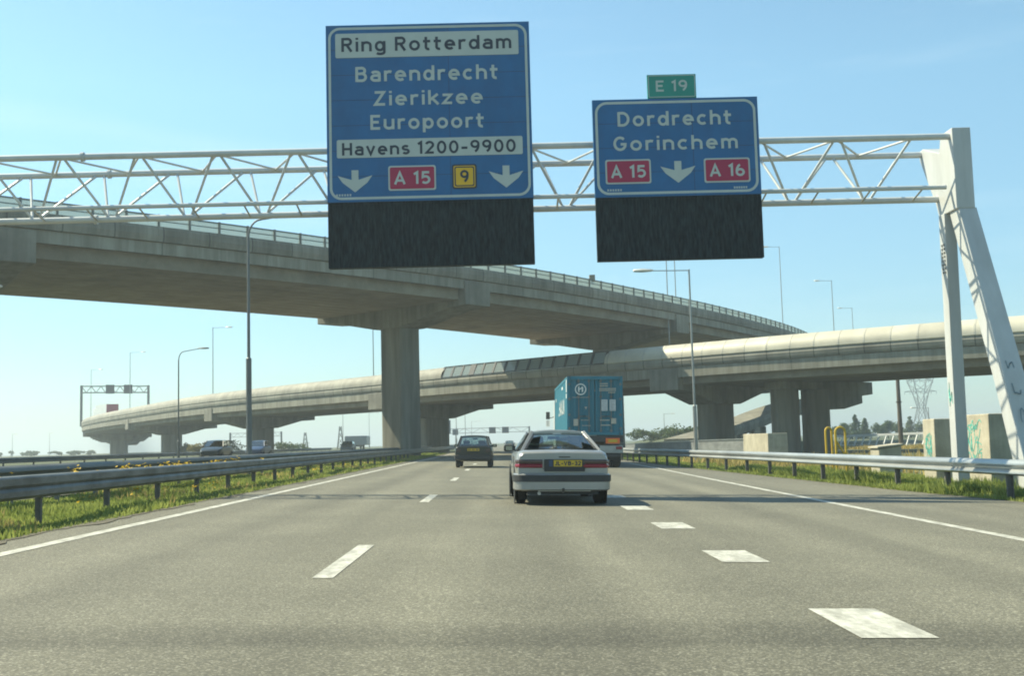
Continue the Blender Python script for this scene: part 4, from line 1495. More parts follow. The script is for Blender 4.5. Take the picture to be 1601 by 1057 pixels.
b = gbase(389.5, 45)
lamp('thick dark lamp post rising past the gantry, nearest on the left side', b, ztop_at(388, 338, 45), 2.35, 'curved', 0.066, 'lampdark', (0.95, 0.25), mh='lamphead', thick=4.6)
b = gbase(1088.5, 60)
lamp('grey lamp post right of the lorry, its arm reaching left below the smaller sign', b, ztop_at(1078, 421, 60), -2.7, 'straight', 0.062, 'lamp', (1.0, 0.34), thick=3.2)
b = gbase(279, 90)
lamp('dark lamp post with curved arm in front of the viaduct, below the upper flyover', b, ztop_at(278, 547, 90), 2.0, 'curved', 0.062, 'lampdark', (0.8, 0.26), mh='lampdark')
b = V((-26.9, 55, zr(-27)))
lamp('lamp at the left picture edge whose pale head alone shows', b, ztop_at(5, 447, 55), 2.1, 'straight', 0.10, 'lamp', (0.8, 0.3))
for lab, px_, ptop, pbx, Y, dx, zbse in (
        ('thin lamp on the viaduct, left of the thick dark post, arm pointing right', 333, 512, 333, 172, 2.8, 7.35),
        ('thin lamp on the viaduct just left of the dark curved lamp', 203, 551, 203, 225, 3.0, 7.35),
        ('faint far lamp beside the left leg of the viaduct gantry', 142, 578, 142, 275, 2.8, 7.35),
        ('lamp pole above the barrier, half hidden by the pier of the flyover', 585, 478, 585, 140, 2.5, 7.35),
        ('pale lamp pole in front of the upper flyover, its top behind the smaller sign', 1051, 372, 1051, 110, -2.5, 7.35),
        ('lamp pole on the upper flyover railing, its top behind the smaller sign', 1064, 366, 1064, 125, -2.4, 13.6),
        ('thin lamp on the upper flyover right of the smaller sign, arm pointing left', 1228, 385, 1231, 150, -2.0, 13.6),
        ('thin lamp standing above the viaduct barrier between the flyover end and the gantry leg', 1309, 438, 1311, 175, -2.5, 13.6),
        ('short faint lamp just right of the others above the viaduct barrier', 1340, 481, 1341, 215, -2.5, 13.6),
        ('small far lamp beyond the road between the lorry and the pier', 1038, 647, 1038, 240, 2.0, -0.5),
        ('small far lamp at the left horizon above the trees', 19, 679, 20, 400, 1.2, 0.4),
        ('thin far mast like lamp at the left horizon, right of the round tree', 78, 677, 78, 420, 0.6, 0.4),
        ('far lamp pole seen under the viaduct, left of the flyover pier', 535, 638, 536, 260, 2.5, 0.2),
        ('fainter far lamp pole under the viaduct, close beside the flyover pier', 575, 646, 577, 320, 2.5, 0.2),
        ('far lamp pole passing the grey sign, left of the dark hatchback', 713, 640, 713, 210, 2.0, 0.1),
        ('far lamp pole right behind the dark hatchback roof', 727, 641, 727, 240, 2.0, 0.1),
        ('far lamp with its arm above the far gantry', 737, 659, 737, 380, 3.0, 0.1),
        ('small low lamp with pale head left of the graffiti blocks', 1452, 637, 1452, 150, -2.0, -0.4)):
    x_ = top_x(pbx, 650, Y)
    r_ = 0.06 if Y < 160 else 0.072
    lamp(lab, V((x_, Y, zbse)), ztop_at(px_, ptop, Y), dx, 'straight', r_, 'lamp' if Y != 140 else 'lampdark', (0.9, 0.36), thick=2.0)

# wooden pole
x_ = at(1406, 640, 112).x
root = thing('wooden_pole', 'dark wooden pole under the viaduct, standing among the strutted rail and trees', 'pole', (x_, 112, zr(x_)))
MB().tube([(x_, 112, -0.9), (x_, 112, 1.2), (x_, 112, 8.2)], [0.26, 0.23, 0.17], 10).build('shaft', M['wood'], root, smooth=True)
MB().bar((x_ - 0.35, 111.8, 4.1), (x_ + 0.2, 111.8, 4.1), 0.10, 0.12).build('crossarm', M['wood'], root)

# ================================================================== PYLON
def pylon(label, px_, Y, zpts, group, bw=0.35):
    x_ = at(px_, 660, Y).x
    root = thing('electricity_pylon', label, 'pylon', (x_, Y, zr(x_)), group=group)
    m_ = MB()
    prev = None
    for z, w in zpts:
        ring = [V((x_ + a * w / 2, Y + b * w / 2, z)) for a, b in ((-1, -1), (1, -1), (1, 1), (-1, 1))]
        if prev:
            for i in range(4):
                m_.bar(prev[i], ring[i], bw, bw)
                m_.bar(prev[i], ring[(i + 1) % 4], bw * 0.55, bw * 0.55)
                m_.bar(prev[(i + 1) % 4], ring[i], bw * 0.55, bw * 0.55)
        prev = ring
    m_.build('tower', M['lampdark'], root)
    return root, x_


root, x_ = pylon('lattice electricity pylon under the viaduct, between wooden pole and gantry leg', 1442, 600, ((-0.5, 9), (6, 6.5), (14, 3.2), (21, 6.0), (27, 9.5), (34, 12.5)), None)
for z, w in ((22.5, 17), (28.5, 14), (34, 11)):
    m_ = MB()
    m_.bar((x_ - w / 2, 600, z), (x_ + w / 2, 600, z), 0.3, 0.3)
    m_.bar((x_ - w / 2, 600, z), (x_, 600, z + 1.8), 0.22, 0.22)
    m_.bar((x_ + w / 2, 600, z), (x_, 600, z + 1.8), 0.22, 0.22)
    for k in range(7):
        xx = x_ - w / 2 + w * k / 6
        m_.bar((xx, 600, z), (xx, 600, z - 1.4), 0.18, 0.18)
    m_.build('crossarm', M['lampdark'], root)
for lab, px_, Y, hh in (('small lattice mast left of the flyover pier under the viaduct', 477, 330, 5.5), ('small lattice mast with thin spike beside the flyover pier', 532, 300, 6.5)):
    pylon(lab, px_, Y, ((-0.3, 1.9), (hh * 0.25, 1.4), (hh * 0.5, 1.0), (hh * 0.75, 0.7), (hh, 0.45)), 'small lattice masts', 0.12)

# ================================================================== TREES
def leaf_cloud(mb, c, rx, ry, rz, n, size, shape='blob'):
    c = V(c)
    # lumps inside the crown
    lumps = []
    for k in range(max(4, n // 40)):
        if shape == 'cone':
            h = random.random() ** 1.3
            w = (1 - h) ** 0.8
            a = random.uniform(0, 6.283)
            rr = random.uniform(0, 0.7) * w
            lumps.append((V((rr * math.cos(a) * rx, rr * math.sin(a) * ry, (h * 2 - 1) * rz)), 0.42 * w + 0.10))
        else:
            d_ = V((random.gauss(0, 1), random.gauss(0, 1), random.gauss(0, 0.9))).normalized() * random.uniform(0.2, 0.75)
            lumps.append((V((d_.x * rx, d_.y * ry, d_.z * rz)), random.uniform(0.22, 0.42)))
    for k in range(n):
        l, s_ = random.choice(lumps)
        d_ = V((random.gauss(0, 1), random.gauss(0, 1), random.gauss(0, 1))).normalized() * (s_ * random.random() ** 0.4)
        p = c + l + V((d_.x * rx, d_.y * ry, d_.z * rz))
        a = V((random.gauss(0, 1), random.gauss(0, 1), random.gauss(0, 1))).normalized()
        b_ = a.cross(V((random.gauss(0, 1), random.gauss(0, 1), random.gauss(0, 1)))).normalized()
        q = size * random.uniform(0.6, 1.3)
        mb.add([p - a * q, p + b_ * q * 0.6, p + a * q, p - b_ * q * 0.6], [(0, 1, 2, 3)])


def tree(name, label, x, y, h, w, shape, m, group, n=500, cat='tree', z0=None):
    z = zr(x) - 0.1 if z0 is None else z0
    root = thing(name, label, cat, (x, y, z), group=group)
    if cat == 'tree':
        t_ = MB()
        t_.tube([(x, y, z), (x + 0.1, y, z + h * 0.35), (x, y, z + h * 0.8)], [0.03 * h, 0.022 * h, 0.006 * h], 7)
        for k in range(6):
            a = k * 1.05
            zz = z + h * (0.3 + 0.08 * k)
            t_.tube([(x, y, zz), (x + math.cos(a) * w * 0.35, y + math.sin(a) * w * 0.35, zz + h * 0.16)], [0.010 * h, 0.004 * h], 5)
        t_.build('trunk', M['bark'], root, smooth=True)
    c_ = MB()
    if cat == 'tree':
        leaf_cloud(c_, (x, y, z + h * 0.56), w / 2, w / 2, h * 0.46, n, max(0.16, w * 0.055), shape)
    else:
        leaf_cloud(c_, (x, y, z + h * 0.45), w / 2, w / 2, h * 0.55, n, max(0.10, min(w, h) * 0.07), 'blob')
    c_.build('crown', M[m], root)
    return root


TG = 'trees on the right horizon'
for lab, px_, ptop, wpx, Y in (
        ('low bushy tree at the left end of the right hand row', 1311, 662, 16, 300),
        ('pointed tree second in the right hand row', 1322, 657, 13, 310),
        ('tallest pointed tree in the right hand row', 1337, 650, 17, 300),
        ('pointed tree right of the tallest one', 1352, 655, 15, 305),
        ('rounder tree in the middle of the right hand row', 1373, 660, 13, 300),
        ('broad upright tree left of the wooden pole', 1387, 652, 16, 310),
        ('small tree close behind the wooden pole', 1403, 658, 13, 305),
        ('pointed tree right of the wooden pole', 1422, 652, 15, 300),
        ('bushy tree half hidden by the narrow graffiti block', 1438, 658, 14, 310)):
    p = at(px_, ptop, Y)
    tree('tree', lab, p.x, Y, p.z - zr(p.x), wpx * Y / FPX * 2.1, 'cone' if wpx == 15 or wpx == 17 else 'blob', 'leaf2' if wpx < 16 else 'leaf', TG, 1000)
HG = 'trees along the left horizon'
for lab, px_, ptop, wpx, Y, shp in (
        ('tall narrow tree near the left picture edge', 17, 702, 12, 420, 'blob'),
        ('large round tree on the left horizon', 48, 704, 38, 420, 'blob'),
        ('low dark tree at the left picture edge', 2, 708, 14, 420, 'blob'),
        ('low tree between the round tree and the viaduct', 88, 708, 26, 430, 'blob'),
        ('low bushy tree beside the viaduct end at left', 118, 707, 34, 430, 'blob'),
        ('small dark tree touching the viaduct pier', 142, 705, 24, 430, 'blob')):
    p = at(px_, ptop, Y)
    tree('tree', lab, p.x, Y, max(2.2, p.z - zr(p.x)), wpx * Y / FPX, shp, 'leaf', HG, 420)
BG = 'bushes beyond the road'
for lab, px_, ptop, wpx, Y, mm_ in (
        ('straw yellow bush lit by the sun under the viaduct at left', 309, 691, 26, 150, 'leaf3'),
        ('dark bush behind the oncoming dark cars, left half', 330, 690, 34, 175, 'leaf'),
        ('dark bush behind the oncoming dark cars, right half', 362, 690, 40, 175, 'leaf'),
        ('green bush right of the thick dark lamp post', 445, 690, 40, 210, 'leaf2'),
        ('green bush under the viaduct left of the small mast', 470, 693, 34, 215, 'leaf2'),
        ('green bush left of the viaduct pier with the yellow bush', 290, 694, 20, 190, 'leaf')):
    p = at(px_, ptop, Y)
    tree('bush', lab, p.x, Y, max(2.0, p.z - zr(p.x) + 0.4), wpx * Y / FPX * 1.35, 'blob', mm_, BG, 900, cat='bush')
# grassy embankment beyond the lorry, with bushes on it
m_ = MB()
hx = np.linspace(24, 50, 26)
hy = np.linspace(150, 260, 16)
for y in hy:
    for x in hx:
        u = (x - 24) / 26
        w = (y - 150) / 110
        h = 2.3 * math.sin(math.pi * min(1, max(0, u * 1.15))) ** 0.8 * math.sin(math.pi * w) ** 0.6 if 0 < u * 1.15 < 1 and 0 < w < 1 else 0
        m_.v.append(V((x, y, zr(x) - 0.1 + h + 0.12 * math.sin(x * 2.1 + y))))
for j in range(15):
    for i in range(25):
        m_.f.append((j * 26 + i, j * 26 + i + 1, (j + 1) * 26 + i + 1, (j + 1) * 26 + i))
m_.build('embankment', M['ground'], smooth=True)['kind'] = 'structure'
for lab, px_, ptop, wpx, Y in (
        ('low green bush on the embankment right beside the lorry', 1001, 672, 26, 205),
        ('green bush second from the lorry on the embankment', 1022, 673, 28, 205),
        ('green bush in the middle of the embankment', 1044, 670, 30, 205),
        ('taller bush on the embankment left of the grey lamp post', 1066, 664, 34, 200),
        ('bush on the embankment behind the grey lamp post', 1085, 668, 28, 200)):
    p = at(px_, ptop, Y)
    z_ = at(px_, 690, Y).z
    tree('bush', lab, p.x, Y, p.z - z_ + 0.5, wpx * Y / FPX * 1.9, 'blob', 'leaf2', 'bushes on the embankment', 900, cat='bush', z0=z_)

# ================================================================== GRASS (countless: one mesh each)
def blades(name, label, m, xr_, yr_, n, h, seed, bias=1.0, wscale=1.0, kind='stuff', clump=None):
    r = np.random.default_rng(seed)
    y = yr_[0] + (yr_[1] - yr_[0]) * r.random(n) ** bias
    if callable(xr_[0]):
        xa = np.array([xr_[0](q) for q in y])
        xb = np.array([xr_[1](q) for q in y])
    else:
        xa, xb = np.full(n, xr_[0]), np.full(n, xr_[1])
    x = xa + (xb - xa) * r.random(n)
    keep = np.ones(n, bool)
    if clump:
        v = np.sin(x * 1.7 + y * 0.9) + np.sin(y * 0.53 + 1.3) + np.sin(x * 3.1 - y * 1.9) * 0.6
        keep = v > clump
    x, y = x[keep], y[keep]
    n = len(x)
    patch = 0.8 + 0.15 * (np.sin(x * 2.3 + 0.8 * y) + np.sin(1.1 * y))
    hh = h * r.uniform(0.45, 1.25, n) * np.clip(patch, 0.4, 1.4)
    z = -SLOPE * np.clip(x, -16, 16) - 0.05
    a = r.uniform(0, 6.283, n)
    w = wscale * r.uniform(0.010, 0.022, n) * (1 + y / 22)
    lean = r.normal(0, 0.28, (n, 2)) * hh[:, None]
    p0 = np.stack([x - np.cos(a) * w, y - np.sin(a) * w, z], 1)
    p1 = np.stack([x + np.cos(a) * w, y + np.sin(a) * w, z], 1)
    p2 = np.stack([x + lean[:, 0], y + lean[:, 1], z + hh], 1)
    vs = np.stack([p0, p1, p2], 1).reshape(-1, 3)
    me = bpy.data.meshes.new(name)
    me.vertices.add(3 * n)
    me.vertices.foreach_set('co', vs.ravel())
    me.loops.add(3 * n)
    me.loops.foreach_set('vertex_index', np.arange(3 * n))
    me.polygons.add(n)
    me.polygons.foreach_set('loop_start', np.arange(n) * 3)
    me.update()
    me.validate()
    me.materials.append(m)
    ob = bpy.data.objects.new(name, me)
    COL.objects.link(ob)
    return tag(ob, label, 'grass', kind=kind)


blades('grass', 'short green grass on the left verge and median', M['grass'], (-8.9, -5.66), (9, 110), 110000, 0.15, 1, bias=1.7)
blades('grass', 'green grass on the right verge behind the guard rail', M['grass'], (lambda y: RIGHT_EDGE(y) - 0.02, lambda y: RIGHT_EDGE(y) + 4.6), (15, 110), 110000, 0.15, 2, bias=1.6)
blades('grass', 'longer green grass hiding the feet of the pale blocks', M['grass'], (lambda y: RIGHT_EDGE(y) + 0.45, lambda y: RIGHT_EDGE(y) + 1.55), (18.5, 44), 26000, 0.36, 15)
blades('weeds', 'tall dark green weeds along the asphalt edge below the right guard rail', M['grass'], (lambda y: RIGHT_EDGE(y) - 0.05, lambda y: RIGHT_EDGE(y) + 0.9), (15, 32), 7000, 0.32, 12, clump=0.5, wscale=1.4)
blades('dry_grass', 'tall straw coloured grass behind the yellow pipes', M['drygrass'], (9.6, 26), (38, 62), 9000, 0.62, 3, clump=0.2)
blades('dry_grass', 'dry grass tufts among the green of the left verge', M['drygrass'], (-8.9, -5.75), (9, 90), 9000, 0.22, 4, bias=1.6, clump=0.4)
blades('dry_grass', 'pale dry grass below the strutted barrier', M['drygrass'], (34, 52), (104, 116), 5000, 0.32, 6)


# yellow ragwort between the two left rails
def flowers(name, label, xa, xb, ya, yb, n, h, seed):
    r = random.Random(seed)
    m_ = MB()
    st = MB()
    for k in range(n):
        y = ya + (yb - ya) * r.random() ** 1.3
        if math.sin(y * 0.85 + 1.0) + math.sin(y * 0.31) < -0.1 and r.random() < 0.8:
            continue
        x = r.uniform(xa, xb)
        z = zr(x)
        hh = h * r.uniform(0.75, 1.25)
        st.tube([(x, y, z - 0.05), (x + r.uniform(-0.05, 0.05), y, z + hh)], 0.006, 4)
        for q in range(9):
            c = V((x + r.gauss(0, 0.09), y + r.gauss(0, 0.09), z + hh + r.gauss(0, 0.035)))
            a = r.uniform(0, 6.28)
            s_ = 0.028
            m_.add([c + V((math.cos(a + i * 1.571) * s_, math.sin(a + i * 1.571) * s_, r.uniform(-0.02, 0.02))) for i in range(4)], [(0, 1, 2, 3)])
    root = m_.build(name, M['flower'])
    tag(root, label, 'flowers', kind='stuff')
    s2_ = st.build('stems', M['grass'], root)
    return root


flowers('flowers', 'yellow wildflowers in the median between the two left guard rails', -8.2, -6.9, 13.5, 40, 120, 0.50, 3)
flowers('flowers', 'small yellow flowers in the grass under the left guard rail', -6.6, -6.0, 10, 50, 26, 0.25, 9)


# ================================================================== VEHICLES
def wheel(parent, x, y, r, w, out):
    mb = MB()
    pr = [(-w / 2 + 0.01, r * 0.62), (-w / 2, r * 0.8), (-w / 2 + 0.02, r * 0.97), (-w / 2 + 0.05, r), (w / 2 - 0.05, r), (w / 2 - 0.02, r * 0.97), (w / 2, r * 0.8), (w / 2 - 0.01, r * 0.62)]
    mb.lathe(pr, (x, y, r), 24)
    wh = mb.build('wheel', M['rubber'], parent, smooth=True)
    MB().lathe([(out * w * 0.28, r * 0.60), (out * w * 0.46, r * 0.60), (out * w * 0.40, r * 0.48), (out * w * 0.42, r * 0.15), (out * w * 0.36, 0.02)], (x, y, r), 20).build('rim', M['rim'], wh, smooth=True)
    return wh


def make_car(name, label, body, sp, group=None, detail=True):
    """car built round its rear axle line: x right, y forward from the rear bumper, z up"""
    root = thing(name, label, 'car', (0, 0, 0), group=group, local=True)
    w = sp['w']
    rings = []
    for y, kw, zb_, zs_, zt_ in sp['st']:
        ww = w * kw
        half = [(0, zb_), (ww * 0.84, zb_), (ww * 0.95, zb_ + 0.08), (ww * 0.995, zb_ + 0.5 * (zs_ - zb_)), (ww * 1.0, zb_ + 0.72 * (zs_ - zb_)), (ww * 0.985, zs_), (ww * 0.95, zs_ + 0.62 * (zt_ - zs_)), (ww * 0.86, zt_), (0, zt_ + 0.018)]
        ring = [V((x_, y, z_)) for x_, z_ in half] + [V((-x_, y, z_)) for x_, z_ in half[-2:0:-1]]
        rings.append(ring)
    MB().loft(rings).build('body', body, root, smooth=True, sharp=32)
    # roof and pillars
    by0, by1, ty0, ty1 = sp['rb'], sp['wb'], sp['rt'], sp['wt']   # rear base, windscreen base, rear top, windscreen top
    zb_, zt_ = sp['belt'], sp['roof']
    wb, wt = sp['wbelt'], sp['wroof']
    rf = []
    for k, y in enumerate(np.linspace(ty0 - 0.04, ty1 + 0.02, 8)):
        t_ = k / 7
        crown = zt_ - 0.055 * (abs(t_ - 0.42) / 0.58) ** 2.2
        sec = []
        for a in np.linspace(-1, 1, 13):
            sec.append(V((a * wt, y, crown - 0.05 * abs(a) ** 3)))
        for a in np.linspace(1, -1, 13):
            sec.append(V((a * (wt - 0.01), y, crown - 0.05 * abs(a) ** 3 - 0.045)))
        rf.append(sec)
    MB().loft(rf).build('roof', body, root, smooth=True, sharp=50)
    zr0 = zt_ - 0.075
    for s_ in (-1, 1):
        m_ = MB()
        # rear pillar, middle pillar, front pillar
        m_.bar((s_ * (wb - 0.03), by0 + 0.02, zb_ - 0.03), (s_ * (wt - 0.045), ty0 + 0.05, zr0 + 0.012), sp.get('cp', 0.09), 0.07, up=(s_, 0, 0.3))
        m_.build('pillar', body, root, bevel=0.012)
        m_ = MB()
        ym = (by0 + by1) * 0.5 - 0.05
        m_.bar((s_ * wb, ym, zb_ - 0.03), (s_ * (wt - 0.005), ym - 0.05, zr0), 0.09, 0.05, up=(s_, 0, 0.3))
        m_.build('pillar', M['trim'], root)
        m_ = MB()
        m_.bar((s_ * (wb - 0.01), by1, zb_ - 0.03), (s_ * (wt - 0.01), ty1, zr0 + 0.01), 0.07, 0.06, up=(s_, 0, 0.3))
        m_.build('pillar', body, root, bevel=0.01)
        o_ = s_ * 0.004
        m_ = MB()
        m_.quad(V((s_ * wb + o_, by0 + 0.10, zb_)), V((s_ * wb + o_, by1 - 0.05, zb_)), V((s_ * wt + o_, ty1 - 0.02, zr0)), V((s_ * wt + o_, ty0 + 0.10, zr0)))
        m_.build('side_window', M['glass2'], root)
    e_ = 0.012
    m_ = MB()
    cols = 9
    for rows in range(5):
        pass
    rg = []
    for k in range(5):
        t_ = k / 4
        hw = (wb - 0.07) * (1 - t_) + (wt - 0.06) * t_
        y = by0 * (1 - t_) + (ty0 - 0.02) * t_
        z = (zb_ + 0.01) * (1 - t_) + (zt_ - 0.075) * t_
        rg.append([V((a * hw, y - 0.05 * (1 - a * a) + 0.012, z)) for a in np.linspace(-1, 1, cols)])
    m_.loft(rg, False, False)
    rw = m_.build('rear_window', M['glass'], root, smooth=True)
    if detail:
        # black surround strips along the sides of the glass
        m_ = MB()
        for s_ in (-1, 1):
            m_.bar(V((s_ * (wb - 0.085), by0, zb_ + 0.01)), V((s_ * (wt - 0.075), ty0 - 0.02, zt_ - 0.08)), 0.035, 0.012, up=(0, -1, 0.5))
        m_.bar(V((-(wb - 0.1), by0 - 0.02, zb_ + 0.02)), V((wb - 0.1, by0 - 0.02, zb_ + 0.02)), 0.012, 0.03)
        m_.build('window_seal', M['trim'], rw)
    m_ = MB()
    m_.quad(V((-(wb - 0.07), by1, zb_ + 0.01)), V((wb - 0.07, by1, zb_ + 0.01)), V((wt - 0.06, ty1 + 0.01, zr0 + 0.02)), V((-(wt - 0.06), ty1 + 0.01, zr0 + 0.02)))
    m_.build('windscreen', M['glass2'], root)
    # interior tray, seats
    MB().box((0, (by0 + by1) / 2, zb_ - 0.004), ((wb - 0.06) * 2, by1 - by0 - 0.1, 0.05)).build('interior', M['seat'], root)
    for y, xs in ((by0 + 0.42 * (1 if sp['roof'] < 1.35 else 0.55), (-0.33, 0.33)), (by0 + 1.35, (-0.36, 0.36))):
        for x in xs:
            m_ = MB()
            m_.box((x, y, zb_ + 0.03), (0.44, 0.12, 0.16))
            if y > by0 + 1.0 or sp['roof'] > 1.36:
                m_.box((x, y, zb_ + 0.19), (0.25, 0.09, 0.15))
            m_.build('seat', M['seat'], root, bevel=0.03)
    MB().box((0, by1 - 0.35, zb_ + 0.03), ((wb - 0.1) * 2, 0.4, 0.10)).build('dashboard', M['seat'], root, bevel=0.03)
    MB().box((0, ty1 - 0.05, zt_ - 0.15), (0.22, 0.03, 0.06)).build('inner_mirror', M['trim'], root)
    # wheels
    for y in (sp['ra'], sp['fa']):
        for s_ in (-1, 1):
            wheel(root, s_ * (w - 0.115), y, sp['wr'], 0.19, s_)
    # door mirrors
    for s_ in (-1, 1):
        m_ = MB()
        m_.loft([[V((s_ * (wb + q), y, zb_ + 0.03 + z * sc)) for y, z in ((by1 - 0.35, -0.05), (by1 - 0.25, -0.06), (by1 - 0.2, 0.0), (by1 - 0.27, 0.07), (by1 - 0.35, 0.06))] for q, sc in ((0.0, 0.7), (0.05, 1), (0.19, 1.15), (0.23, 0.8))])
        dm = m_.build('door_mirror', M['trim'], root, smooth=True)
        MB().box((s_ * (wb + 0.13), by1 - 0.357, zb_ + 0.035), (0.13, 0.006, 0.085)).build('mirror_glass', M['mirror'], dm)
    return root


def wrap_bar(sp_pts, z0, z1, th):
    """bumper strip wrapped round the tail; plan points from left side round the back to the right side"""
    P = [V((x, y, 0)) for x, y in sp_pts]
    rings = []
    for i, p in enumerate(P):
        d = (P[min(i + 1, len(P) - 1)] - P[max(i - 1, 0)]).normalized()
        n = V((d.y, -d.x, 0))
        rings.append([p + V((0, 0, z0)), p + n * th + V((0, 0, z0 + 0.02)), p + n * th + V((0, 0, z1 - 0.02)), p + V((0, 0, z1))])
    return MB().loft(rings)


# ---- silver saloon ahead
SIL = dict(w=0.825, st=[(0.05, 0.95, 0.27, 0.80, 0.905), (0.10, 0.975, 0.25, 0.83, 0.935), (0.25, 0.99, 0.24, 0.85, 0.955), (0.5, 1.0, 0.22, 0.86, 0.965), (1.2, 1.0, 0.20, 0.87, 0.95), (2.6, 1.0, 0.20, 0.86, 0.94), (3.2, 0.99, 0.20, 0.84, 0.93), (3.8, 0.97, 0.20, 0.74, 0.80), (4.2, 0.91, 0.22, 0.62, 0.68), (4.4, 0.80, 0.28, 0.56, 0.60)],
           rb=0.50, wb=3.2, rt=1.22, wt=2.55, belt=0.955, roof=1.345, wbelt=0.735, wroof=0.525, cp=0.085, ra=0.82, fa=3.45, wr=0.30)
car = make_car('saloon_car', 'silver saloon car straight ahead with yellow number plate', M['silver'], SIL)
plan = [(-0.83, 0.62), (-0.835, 0.30), (-0.80, 0.10), (-0.70, 0.01), (-0.4, -0.03), (0.4, -0.03), (0.70, 0.01), (0.80, 0.10), (0.835, 0.30), (0.83, 0.62)]
bp_ = wrap_bar(plan, 0.26, 0.555, 0.03).build('bumper', M['silver'], car, smooth=True, sharp=40)
wrap_bar([(x * 1.0, y - 0.0) for x, y in plan], 0.40, 0.545, 0.045).build('bumper_strip', M['trim'], bp_, smooth=True, sharp=40)
MB().box((0.02, 0.0, 0.262), (0.92, 0.05, 0.03)).build('bumper_slot', M['markbuff'], bp_)
lp = [(-0.822, 0.24), (-0.81, 0.12), (-0.77, 0.045), (-0.36, 0.030)]
for s_ in (-1, 1):
    q = lp if s_ < 0 else [(-x, y) for x, y in lp[::-1]]
    tl = wrap_bar(q, 0.655, 0.725, 0.02).build('tail_light', M['red'], car, smooth=True, sharp=40)
    wrap_bar(q, 0.727, 0.80, 0.019).build('upper_lens', M['smoke'], tl, smooth=True, sharp=40)
pn = MB().box((0.03, 0.035, 0.70), (0.72, 0.04, 0.21)).build('plate_panel', M['trim'], car, bevel=0.01)
MB().box((0.085, 0.012, 0.735), (0.50, 0.008, 0.112)).build('number_plate', M['plate'], car, bevel=0.003)
m_ = MB()
letters(m_, 'JL-VB-32', -0.145, 0.315, 0.70, 0.772, 0.0075, 0.012, 1.0)
npl = [c for c in car.children if c.name.startswith('number_plate')][0]
m_.build('lettering', M['signblack'], npl)
MB().box((-0.215, 0.0125, 0.735), (0.06, 0.006, 0.11)).build('blue_strip', M['bluecar'], npl)
m_ = MB()
for s_ in (-1, 1):
    m_.bar((s_ * 0.70, 0.062, 0.80), (s_ * 0.705, 0.112, 0.915), 0.008, 0.008)
    m_.bar((s_ * 0.828, 1.02, 0.34), (s_ * 0.829, 1.25, 0.86), 0.008, 0.006)
m_.bar((-0.36, 0.052, 0.642), (0.40, 0.052, 0.642), 0.008, 0.008)
m_.build('shut_line', M['trim'], car)
MB().box((0.03, 0.050, 0.845), (0.20, 0.02, 0.018)).build('boot_handle', M['trim'], car, bevel=0.004)
for x0_, x1_ in ((-0.62, -0.44), (0.48, 0.62)):
    m_ = MB()
    for k in range(6):
        x_ = x0_ + (x1_ - x0_) * k / 5
        m_.box((x_, 0.073, 0.872), (0.020, 0.012, 0.026))
    m_.build('boot_badge', M['trim'], car)
MB().tube([(-0.42, 0.35, 0.215), (-0.42, 0.02, 0.21)], 0.03, 10).build('exhaust', M['rim'], car, smooth=True)
MB().box((0.0, 0.5, 0.235), (1.25, 0.85, 0.09)).build('underbody', M['trim'], car)
MB().tube([(0.0, 0.12, 0.23), (0.0, -0.05, 0.24), (0.0, -0.08, 0.30)], 0.022, 8).build('tow_bar', M['rust'], car, smooth=True)
MB().box((0.0, 0.52, 0.975), (0.30, 0.05, 0.02)).build('wiper', M['trim'], car)
MB().box((-0.02, 1.16, 1.262), (0.16, 0.03, 0.02)).build('brake_lamp', M['markwhite'], car)
# dark wheel arches
for y in (0.82, 3.45):
    for s_ in (-1, 1):
        MB().lathe([(-0.004, 0.355), (0.008, 0.352), (0.008, 0.30), (-0.004, 0.30)], (s_ * 0.826, y, 0.31), 24).build('wheel_arch', M['trim'], car)
car.location = (1.01, 19.85, zr(1.01) - 0.002)
car.rotation_euler = (0, SLOPE, math.radians(1.5))

# ---- dark hatchback
HAT = dict(w=0.81, st=[(0.03, 0.95, 0.34, 0.80, 0.90), (0.08, 0.98, 0.32, 0.84, 0.925), (0.3, 1.0, 0.30, 0.86, 0.93), (1.0, 1.0, 0.26, 0.87, 0.92), (2.3, 1.0, 0.24, 0.86, 0.915), (2.7, 0.99, 0.24, 0.84, 0.90), (3.2, 0.96, 0.26, 0.74, 0.78), (3.55, 0.88, 0.28, 0.64, 0.68), (3.7, 0.78, 0.32, 0.56, 0.60)],
           rb=0.14, wb=2.65, rt=0.52, wt=2.05, belt=0.92, roof=1.42, wbelt=0.74, wroof=0.60, cp=0.10, ra=0.62, fa=2.95, wr=0.285)
hat = make_car('hatchback_car', 'dark hatchback car farther ahead, left of the silver car', M['darkpaint'], HAT)
plan = [(-0.815, 0.45), (-0.815, 0.2), (-0.77, 0.05), (-0.66, -0.01), (0.66, -0.01), (0.77, 0.05), (0.815, 0.2), (0.815, 0.45)]
wrap_bar(plan, 0.36, 0.56, 0.035).build('bumper', M['trim'], hat, smooth=True, sharp=40)
for s_ in (-1, 1):
    MB().box((s_ * 0.64, 0.03, 0.76), (0.20, 0.04, 0.15)).build('tail_light', M['smoke'], hat, bevel=0.01)
np2 = MB().box((0, 0.005, 0.785), (0.52, 0.02, 0.11)).build('number_plate', M['plate'], hat)
m_ = MB()
for k in range(8):
    if k not in (2, 5):
        m_.box((-0.2 + 0.057 * k, -0.008, 0.785), (0.034, 0.004, 0.065))
m_.build('lettering', M['signblack'], np2)
hat.location = (-1.36, 49.0, zr(-1.36))
hat.rotation_euler = (0, SLOPE, math.radians(-1.0))

